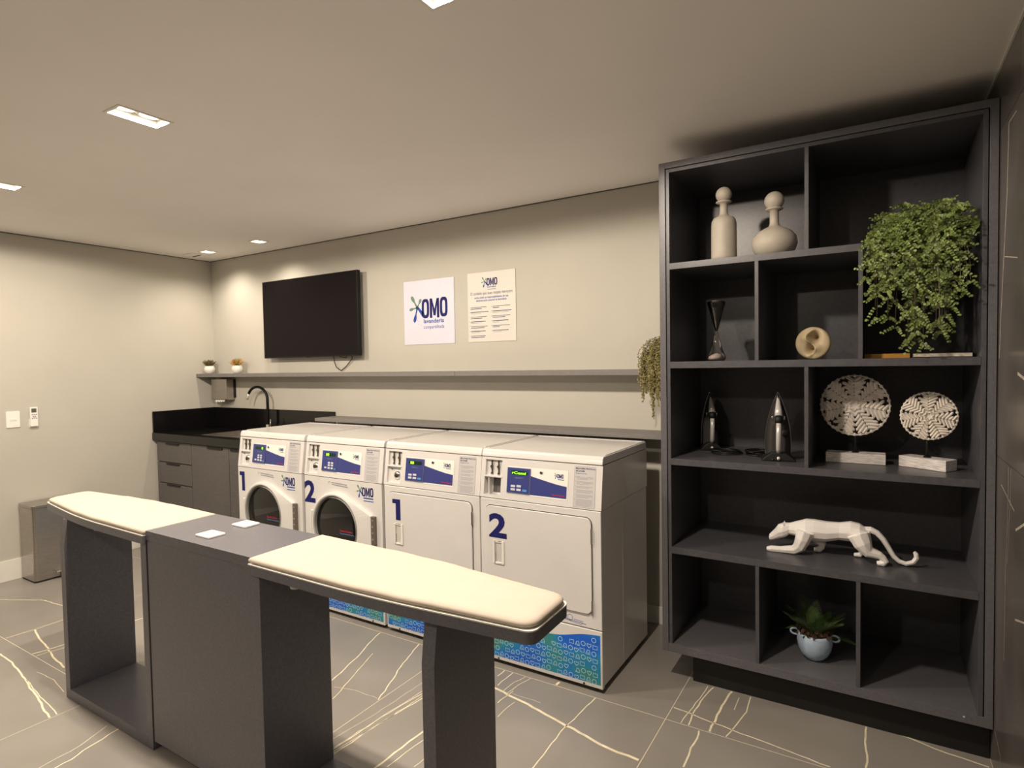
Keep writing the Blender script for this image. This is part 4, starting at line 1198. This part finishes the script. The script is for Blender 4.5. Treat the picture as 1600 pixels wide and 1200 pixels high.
def coil(cx, cy, rx, ry, turns, z, start, end):
    p = [start]
    for k in range(int(turns * 18)):
        a = 2 * PI * k / 18 + PI
        q = 1 + 0.10 * math.sin(k * 0.21)
        p.append((cx + rx * q * math.cos(a), cy + ry * q * math.sin(a), z + 0.004 + 0.0022 * (k // 6)))
    return p + [end]


z3 = S3[1] + 0.0005
iron('black steam iron with silver handle at the left of the shelf, cord beside it', 4.785, -0.22, z3, 0.094, 0.300, R(20),
     coil(4.885, -0.33, 0.070, 0.060, 2.2, z3, (4.80, -0.285, z3 + 0.008), (4.95, -0.30, z3 + 0.004)))
iron('black steam iron with silver handle at the right of the shelf, nearer the divider', 5.138, -0.43, z3, 0.124, 0.315, R(9),
     coil(5.030, -0.29, 0.055, 0.075, 2.3, z3, (5.125, -0.49, z3 + 0.008), (5.06, -0.22, z3 + 0.004)))


# ---------------- carved discs
def disc(lb, x, y, zc, rx, bx, by, bw, bd, bh, rotb):
    t = thing('carved_disc', lb, 'sculpture', (bx, by, z3))
    c, s_ = math.cos(rotb), math.sin(rotb)
    P = [(-bw / 2, -bd / 2), (bw / 2, -bd / 2), (bw / 2, bd / 2), (-bw / 2, bd / 2)]
    MB().prism([(bx + a * c - b * s_, by + a * s_ + b * c) for a, b in P], 'z', z3, z3 + bh).build('wooden_base', BASEW, t, bevel=0.002)
    MB().tube([(bx, by, z3 + bh), (bx, by, zc - rx * 0.6)], 0.005, 8).build('rod', BLACK, t, smooth=True)
    MB().lathe([(0, 0.006), (0.012, 0.005), (0.016, 0.0)], (bx, by, z3 + bh), 12).build('rod_collar', BLACK, t, smooth=True)
    FD = lambda u, v_, w_: (x + u, y - w_, zc + v_)
    mb = MB()
    def bar(p, q, w0, w1, d0, d1):
        dx, dy = q[0] - p[0], q[1] - p[1]; l = math.hypot(dx, dy) or 1e-6; nx, ny = -dy / l, dx / l
        A_ = [(p[0] + nx * w0 / 2, p[1] + ny * w0 / 2), (p[0], p[1]), (p[0] - nx * w0 / 2, p[1] - ny * w0 / 2)]
        B_ = [(q[0] + nx * w1 / 2, q[1] + ny * w1 / 2), (q[0], q[1]), (q[0] - nx * w1 / 2, q[1] - ny * w1 / 2)]
        e = (q[0] + dx / l * w1 * 0.5, q[1] + dy / l * w1 * 0.5)
        vs = [FD(*A_[0], d0), FD(*A_[1], d1), FD(*A_[2], d0), FD(*B_[0], d0), FD(*B_[1], d1), FD(*B_[2], d0), FD(*e, d0 + (d1 - d0) * 0.3),
              FD(*A_[0], -0.006), FD(*A_[2], -0.006), FD(*B_[0], -0.006), FD(*B_[2], -0.006), FD(*e, -0.006)]
        mb.add(vs, [(0, 1, 4, 3), (1, 2, 5, 4), (3, 4, 6), (4, 5, 6), (0, 3, 9, 7), (2, 8, 10, 5), (3, 6, 11, 9), (6, 5, 10, 11), (7, 9, 11, 10, 8), (0, 7, 8, 2, 1)])
    NP = 7
    for k in range(NP):
        a = 2 * PI * k / NP + PI / 2 + 0.03
        ca, sa = math.cos(a), math.sin(a)
        rot_ = lambda u, v_: (u * ca - v_ * sa, (u * sa + v_ * ca))
        J = 7
        for j in range(J):
            r0 = rx * (0.12 + 0.80 * j / J)
            hw = min(r0 * math.tan(PI / NP) * 1.12, rx * 0.30) * (1.0 if j < J - 1 else 0.62)
            wdt = rx * 0.108
            for sg in (-1, 1):
                tip = (r0 + hw * 0.55, sg * hw)
                rr_ = math.hypot(*tip)
                if rr_ > rx * 0.97: tip = (tip[0] * rx * 0.97 / rr_, tip[1] * rx * 0.97 / rr_)
                # open pockets next to some leaves near the rim
                if (k * 2 + (sg > 0)) % 5 == 1 and 0.60 < j / J < 0.85: tip = (r0 + hw * 0.3, sg * hw * 0.45)
                bar(rot_(r0, 0), rot_(*tip), wdt, wdt * 0.85, 0.004, 0.010)
    mb.build('carved_leaves', CARV, t)
    mb = MB()
    mb.lathe([(rx * 0.94, -0.006), (rx * 0.985, -0.004), (rx * 0.985, 0.004), (rx * 0.94, 0.006)], (x, y, zc), 64, 'y')
    for k in range(36):
        a = 2 * PI * k / 36
        pr = [(0.0001, -0.008), (rx * 0.042, -0.006), (rx * 0.058, 0.0), (rx * 0.042, 0.006), (0.0001, 0.006)]
        mb.lathe(pr, (x + rx * 0.955 * math.cos(a), y, zc + rx * 0.955 * math.sin(a)), 8, 'y')
    mb.lathe([(rx * 0.30, -0.001), (0.0001, -0.003)], (x, y, zc), 24, 'y')
    mb.build('scalloped_rim', CARV, t)
    return t


BASEW = mat('distressed_white_wood', (0.72, 0.68, 0.66), 0.7, noise=0.30, nscale=28, stretch=(1, 1, 7), bump=0.3)
disc('larger carved whitewashed leaf disc on a wooden block, left of the pair', 5.442, -0.36, 1.348, 0.137, 5.445, -0.352, 0.230, 0.08, 0.044, 0.0)
disc('smaller carved whitewashed leaf disc on a wooden block, right of the pair', 5.710, -0.40, 1.312, 0.101, 5.706, -0.392, 0.185, 0.08, 0.045, R(-32))


# ---------------- panther
def panther():
    px, py, z0 = 5.33, -0.40, S4[1]
    t = thing('panther_statue', 'white faceted statue of a prowling big cat on the fourth shelf', 'statue', (px, py, z0))
    mb = MB()
    N, Fr = -0.042, 0.040      # near / far side offsets in y
    def tb(pts, rs, n=8, sq=1.0):
        mb.tube(pts, rs, n)
    zf = z0 + 0.0005
    # trunk: oval cross-sections
    def oval(pts):
        n = 10; vs = []
        for (x, z, ry, rz) in pts:
            for k in range(n):
                a = 2 * PI * k / n
                vs.append((x, py + ry * math.cos(a), z + rz * math.sin(a)))
        mb.add(vs, [(i * n + k, i * n + (k + 1) % n, (i + 1) * n + (k + 1) % n, (i + 1) * n + k) for i in range(len(pts) - 1) for k in range(n)] + [tuple(range(n - 1, -1, -1)), tuple(range((len(pts) - 1) * n, len(pts) * n))])
    oval([(5.152, 0.764, .020, .024), (5.185, 0.770, .025, .028), (5.215, 0.774, .033, .036), (5.250, 0.776, .042, .048), (5.285, 0.776, .043, .050), (5.335, 0.776, .040, .046), (5.385, 0.785, .036, .040), (5.43, 0.790, .041, .045), (5.465, 0.785, .042, .044), (5.490, 0.780, .030, .032), (5.50, 0.790, .012, .014)])
    # head
    oval([(5.094, 0.719, .014, .013), (5.098, 0.719, .019, .018), (5.117, 0.733, .023, .026), (5.134, 0.750, .032, .035), (5.156, 0.758, .033, .035), (5.176, 0.766, .027, .031)])
    for s_ in (-1, 1):   # ears
        mb.add([(5.148, py + s_ * .012, 0.788), (5.160, py + s_ * .028, 0.780), (5.168, py + s_ * .014, 0.782), (5.157, py + s_ * .022, 0.803)], [(0, 1, 3), (1, 2, 3), (2, 0, 3), (0, 2, 1)])
    # legs
    n_ = py + N; f_ = py + Fr
    tb([(5.250, n_ + .010, 0.770), (5.240, n_, 0.735), (5.226, n_, 0.700), (5.205, n_, 0.684), (5.150, n_ - .003, zf + .013), (5.110, n_ - .005, zf + .011), (5.090, n_ - .005, zf + .009)], [.038, .032, .027, .021, .0155, .015, .010])
    tb([(5.262, f_ - .01, 0.765), (5.285, f_, 0.728), (5.318, f_, 0.705), (5.312, f_, 0.690), (5.302, f_, zf + .012), (5.280, f_, zf + .010)], [.032, .023, .017, .014, .014, .010])
    tb([(5.462, n_ + .012, 0.785), (5.478, n_, 0.748), (5.500, n_, 0.718), (5.540, n_, 0.710), (5.552, n_, 0.700), (5.560, n_, 0.688), (5.552, n_, zf + .012), (5.528, n_, zf + .010)], [.045, .037, .026, .017, .0145, .014, .014, .010])
    tb([(5.445, f_ - .01, 0.775), (5.456, f_, 0.745), (5.476, f_, 0.715), (5.474, f_, 0.695), (5.464, f_, zf + .012), (5.440, f_, zf + .010)], [.036, .028, .018, .013, .013, .009])
    # tail: thin, sweeping down to the shelf and curling up at the end
    tb([(5.482, py, 0.800), (5.505, py, 0.806), (5.530, py, 0.795), (5.552, py, 0.770), (5.572, py, 0.735), (5.590, py, 0.702), (5.610, py, zf + .018), (5.635, py, zf + .012), (5.660, py, zf + .022), (5.672, py, 0.708), (5.670, py, 0.724), (5.662, py, 0.733)],
       [.018, .015, .013, .012, .011, .0105, .0100, .0100, .0100, .0100, .0095, .007], 8)
    o = mb.build('statue_body', PANTH, t)
    rm = o.modifiers.new('remesh', 'REMESH'); rm.mode = 'VOXEL'; rm.voxel_size = 0.0032
    sm = o.modifiers.new('smooth', 'SMOOTH'); sm.factor = 0.5; sm.iterations = 3
    dc = o.modifiers.new('decimate', 'DECIMATE'); dc.ratio = 0.04
    # carved seams of shoulder and haunch
    return t


panther()


# ================================================================== PLANTS
def leaf(mb, c, d, s, rnd, n=6, mi=0, elong=1.0):
    """flat rounded leaflet at c, axis d"""
    d = Vector(d).normalized()
    side = d.cross(Vector((rnd.uniform(-.5, .5), -1, rnd.uniform(-.3, .8)))).normalized()
    nn = side.cross(d)
    pts = []
    for k in range(n):
        a = 2 * PI * k / n
        pts.append(Vector(c) + d * (s * elong * (1 - math.cos(a))) + side * (s * math.sin(a)) + nn * (s * 0.25 * math.cos(a)))
    mb.add(pts, [tuple(range(n))], mi)


# ---- maidenhair fern hanging in the right compartment
rnd = random.Random(21)
pc = Vector((5.69, -0.40, 2.00))
t = thing('maidenhair_fern', 'large bushy green fern spilling down in the upper right compartment', 'plant', (5.69, -0.30, 1.93))
MB().lathe([(0.0, 0), (0.06, 0), (0.075, 0.01), (0.095, 0.12), (0.10, 0.125), (0.092, 0.125), (0.088, 0.11), (0.0, 0.11)], (5.69, -0.30, 1.93), 28).build('pot', GREYPOT, t, smooth=True)
MB().box(5.66, 5.72, -0.215, -0.0385, 1.95, 1.975).build('wall_hook', BLACK, t)
fol = MB(); stm = MB()
ends = []
for k in range(150):
    # target silhouette: wide dome above, narrowing trailing mass
    u = rnd.random()
    if u < 0.58:
        a = rnd.uniform(0, 2 * PI); q = math.sqrt(rnd.random())
        ends.append((5.672 + 0.185 * q * math.cos(a), rnd.uniform(-0.66, -0.30), 2.035 + 0.155 * q * math.sin(a)))
    elif u < 0.88:
        z = rnd.uniform(1.67, 1.95); wdt = 0.10 + (z - 1.67) * 0.25
        ends.append((5.655 + rnd.uniform(-wdt, wdt), rnd.uniform(-0.68, -0.50), z))
    else:
        ends.append((rnd.choice([5.64, 5.67, 5.70, 5.75]) + rnd.uniform(-0.025, 0.025), rnd.uniform(-0.66, -0.54), rnd.uniform(1.60, 1.72)))
ends += [(5.525, -0.64, 1.72), (5.52, -0.65, 1.76), (5.82, -0.63, 1.84), (5.81, -0.63, 1.80), (5.50, -0.65, 1.95), (5.49, -0.65, 1.88)]


def okp(p):
    if p.x > 5.848 or p.x < 5.445: return False
    if p.y > -0.06: return False
    if p.x < 5.485 and p.y > -0.612: return False
    if p.z < 1.562: return False
    return True


for e in ends:
    e = Vector(e)
    st = Vector((5.69 + rnd.uniform(-.05, .05), -0.30 + rnd.uniform(-.06, .05), 2.045))
    top = max(2.10, e.z + 0.02) + rnd.uniform(-.02, .05) if e.z < 2.0 else e.z + 0.02
    c1 = Vector(((st.x + e.x) / 2, min(-0.45, (st.y + e.y) / 2), min(2.19, top)))
    c2 = Vector((e.x, e.y, min(2.17, top)))
    P = []
    for k in range(13):
        s_ = k / 12
        P.append(st * (1 - s_) ** 3 + c1 * 3 * s_ * (1 - s_) ** 2 + c2 * 3 * s_ * s_ * (1 - s_) + e * s_ ** 3)
    stm.tube([p for p in P], 0.0011, 4)
    for k in range(3, 13):
        d = (P[k] - P[k - 1]).normalized()
        for sg in (-1, 1):
            if rnd.random() < 0.30: continue
            br = (d * 0.5 + Vector((sg * rnd.uniform(.5, 1.0), rnd.uniform(-.8, .1), rnd.uniform(-.9, 0.15)))).normalized()
            L_ = rnd.uniform(0.03, 0.062)
            m_ = 5
            for j in range(m_):
                b = P[k] + br * L_ * (j + 0.6) / m_ + Vector((0, 0, -0.010 * (j / m_) ** 2))
                for s2 in (-1, 1):
                    ld = (br * 0.6 + Vector((s2 * 0.6 * -br.z, -0.15, s2 * 0.6 * br.x))).normalized()
                    if okp(b + ld * 0.014): leaf(fol, b, ld, rnd.uniform(0.0034, 0.0056) * (1.1 - 0.4 * j / m_), rnd, 6)
            tip = P[k] + br * L_ * 1.05
            if okp(tip + br * 0.01): leaf(fol, tip, br, 0.005, rnd, 6)
stm.v = [v_ for v_ in stm.v]
stm.build('stems', STEM, t, recalc=False, kind='stuff')
fol.build('foliage', LEAFA, t, recalc=False, kind='stuff')

# ---- fern in a pale pot on the bottom shelf
qx, qy, qz = 5.288, -0.42, 0.1905
t = thing('potted_fern', 'dark green fern in a pale blue-grey pot with ring handles on the bottom shelf', 'plant', (qx, qy, qz))
prof = [(0.0, 0.0), (0.030, 0.0), (0.036, 0.003), (0.055, 0.022), (0.068, 0.050), (0.073, 0.080), (0.072, 0.108), (0.069, 0.118), (0.064, 0.119), (0.063, 0.10), (0.0, 0.098)]
MB().lathe(prof, (qx, qy, qz), 36).build('pot', POTB, t, smooth=True)
for s_ in (-1, 1):
    pts = [(qx + s_ * (0.081 + 0.019 * math.cos(a)), qy, qz + 0.108 + 0.014 * math.sin(a)) for a in [2 * PI * k / 14 for k in range(15)]]
    MB().tube(pts, 0.0045, 8).build('ring_handle', POTB, t, smooth=True)
rnd = random.Random(4)
mb = MB()
for k in range(260):
    a = rnd.uniform(0, 2 * PI); q = 0.070 * math.sqrt(rnd.random())
    p = Vector((qx + q * math.cos(a), qy + q * math.sin(a), qz + 0.105 + rnd.uniform(0, 0.035)))
    leaf(mb, p, (rnd.uniform(-1, 1), rnd.uniform(-1, 1), rnd.uniform(0, 1)), rnd.uniform(0.005, 0.011), rnd, 5)
mb.build('moss', MOSS, t, recalc=False, kind='stuff')
for k in range(34):
    a = 2 * PI * k / 34 + rnd.uniform(-.2, .2)
    L_ = rnd.uniform(0.11, 0.175); el = rnd.uniform(0.25, 1.3)
    if k % 4 == 0: el = 0.15
    if math.sin(a) < -0.2: el = max(el, 0.75)
    if k % 2: el = max(el, 0.6)
    mb = MB(); P = []
    for j in range(18):
        s_ = j / 17
        P.append(Vector((qx + math.cos(a) * (0.02 + L_ * math.cos(el) * s_), qy + math.sin(a) * (0.02 + 0.8 * L_ * math.cos(el) * s_), qz + 0.11 + L_ * math.sin(el) * s_ - 0.05 * s_ * s_ * (1.4 - el) + 0.02 * s_)))
    mb.tube(P, [0.0018 * (1 - 0.8 * j / 17) for j in range(18)], 4, 1)
    for j in range(2, 18):
        d = (P[j] - P[j - 1]).normalized()
        sd = d.cross(Vector((0, 0, 1))).normalized()
        for s2 in (-1, 1):
            w_ = 0.027 * math.sin(PI * (0.12 + 0.85 * j / 18))
            b = P[j]; e1 = b + sd * s2 * w_ + d * 0.008
            mb.add([b - d * 0.0026, b + d * 0.0034, e1 + d * 0.002, e1 - d * 0.001], [(0, 1, 2, 3)], 0)
    mb.v = [(min(max(v_[0], 5.086), 5.450), min(v_[1], -0.045), max(v_[2], 0.193)) for v_ in mb.v]
    mb.build('frond', [LEAFB, STEM], t, recalc=False)

# ---- trailing plant at the right end of the wall shelf
rnd = random.Random(9)
gx, gy = 4.530, -0.105
t = thing('trailing_plant', 'olive trailing plant hanging over the right end of the wall shelf', 'plant', (gx, gy, 1.5145))
MB().lathe([(0.0, 0), (0.045, 0), (0.055, 0.01), (0.06, 0.09), (0.056, 0.09), (0.0, 0.08)], (gx, gy, 1.5145), 24).build('pot', GREYPOT, t, smooth=True)
fol = MB(); stm = MB()
for k in range(140):
    a = rnd.uniform(0, 2 * PI)
    ex = gx - 0.015 + rnd.uniform(-0.115, 0.085); ey = rnd.uniform(-0.235, -0.195)
    r_ = rnd.random(); bot = 1.62 - 0.32 * r_ ** 0.8
    if k in (3, 11, 19): ex = gx - 0.055; bot = 1.24
    if k in (5, 17, 23, 29): ex = gx + 0.035 + 0.01 * (k % 3); bot = 1.175 + 0.03 * (k % 2)
    tz = 1.665 + rnd.uniform(-.05, .045) - 1.2 * (ex - gx) ** 2
    P = [Vector((gx + rnd.uniform(-.02, .02), gy + rnd.uniform(-.02, .02), 1.60)), Vector((gx + (ex - gx) * .45, gy - 0.03, tz)), Vector((gx + (ex - gx) * .85, (gy + ey) / 2, tz - 0.015)), Vector((ex, ey, tz - 0.06))]
    z = tz - 0.08
    while z > bot:
        P.append(Vector((ex + rnd.uniform(-.006, .006), ey + rnd.uniform(-.004, .004), z))); z -= 0.022
    stm.tube(P, 0.0008, 3)
    for j in range(1, len(P)):
        for q in range(4):
            b = P[j - 1].lerp(P[j], q / 4)
            leaf(fol, b, (rnd.uniform(-1, 1), rnd.uniform(-1, 0.2), rnd.uniform(-.9, .3)), rnd.uniform(.0030, .0050), rnd, 5, elong=1.2)
fol.v = [(min(v_[0], 4.636), v_[1], v_[2]) for v_ in fol.v]
stm.v = [(min(v_[0], 4.636), v_[1], v_[2]) for v_ in stm.v]
stm.build('stems', STEM, t, recalc=False, kind='stuff')
fol.build('foliage', LEAFC, t, recalc=False, kind='stuff')

# ---- two little flower pots on the shelf
for nm, lb, fx, mats_ in (('flower_pot', 'small white bowl pot with dark reddish green tuft in the corner', 0.075, [LEAFR, LEAFG]),
                          ('flower_pot', 'small white bowl pot with orange and yellow blossoms on the wall shelf', 0.515, [LEAFY, LEAFG, LEAFO])):
    t = thing(nm, lb, 'potted plant', (fx, -0.095, 1.5145), 'little white flower pots')
    MB().lathe([(0.0, 0), (0.026, 0), (0.030, 0.003), (0.044, 0.018), (0.049, 0.038), (0.045, 0.058), (0.036, 0.072), (0.033, 0.072), (0.040, 0.055), (0.0, 0.05)], (fx, -0.095, 1.5145), 28).build('bowl', WHITEPOT, t, smooth=True)
    mb = MB(); big = len(mats_) == 3
    for k in range(110):
        a = rnd.uniform(0, 2 * PI); el = rnd.uniform(0.5 if big else 0.75, 1.5); L_ = rnd.uniform(0.045, 0.070) * (1.1 if big else 1.0)
        d = Vector((math.cos(a) * math.cos(el), math.sin(a) * math.cos(el), math.sin(el)))
        if not big: d.x *= 0.85
        b = Vector((fx, -0.095, 1.5145 + 0.062)) + Vector((d.x, d.y, 0)) * 0.025
        mi = rnd.choice((0, 0, 1, 2)) if big else rnd.choice((0, 0, 0, 1))
        mb.tube([b, b + d * L_], 0.0008, 3, 1)
        for j in range(7):
            leaf(mb, b + d * L_ * (0.45 + 0.09 * j), (d.x + rnd.uniform(-.9, .9), d.y + rnd.uniform(-.9, .9), d.z + rnd.uniform(-.3, .6)), rnd.uniform(.0025, .0042), rnd, 5, mi, 1.3)
    mb.v = [(max(v_[0], 0.003), min(v_[1], -0.003), v_[2]) for v_ in mb.v]
    mb.build('blossoms' if big else 'tuft', mats_, t, recalc=False, kind='stuff')
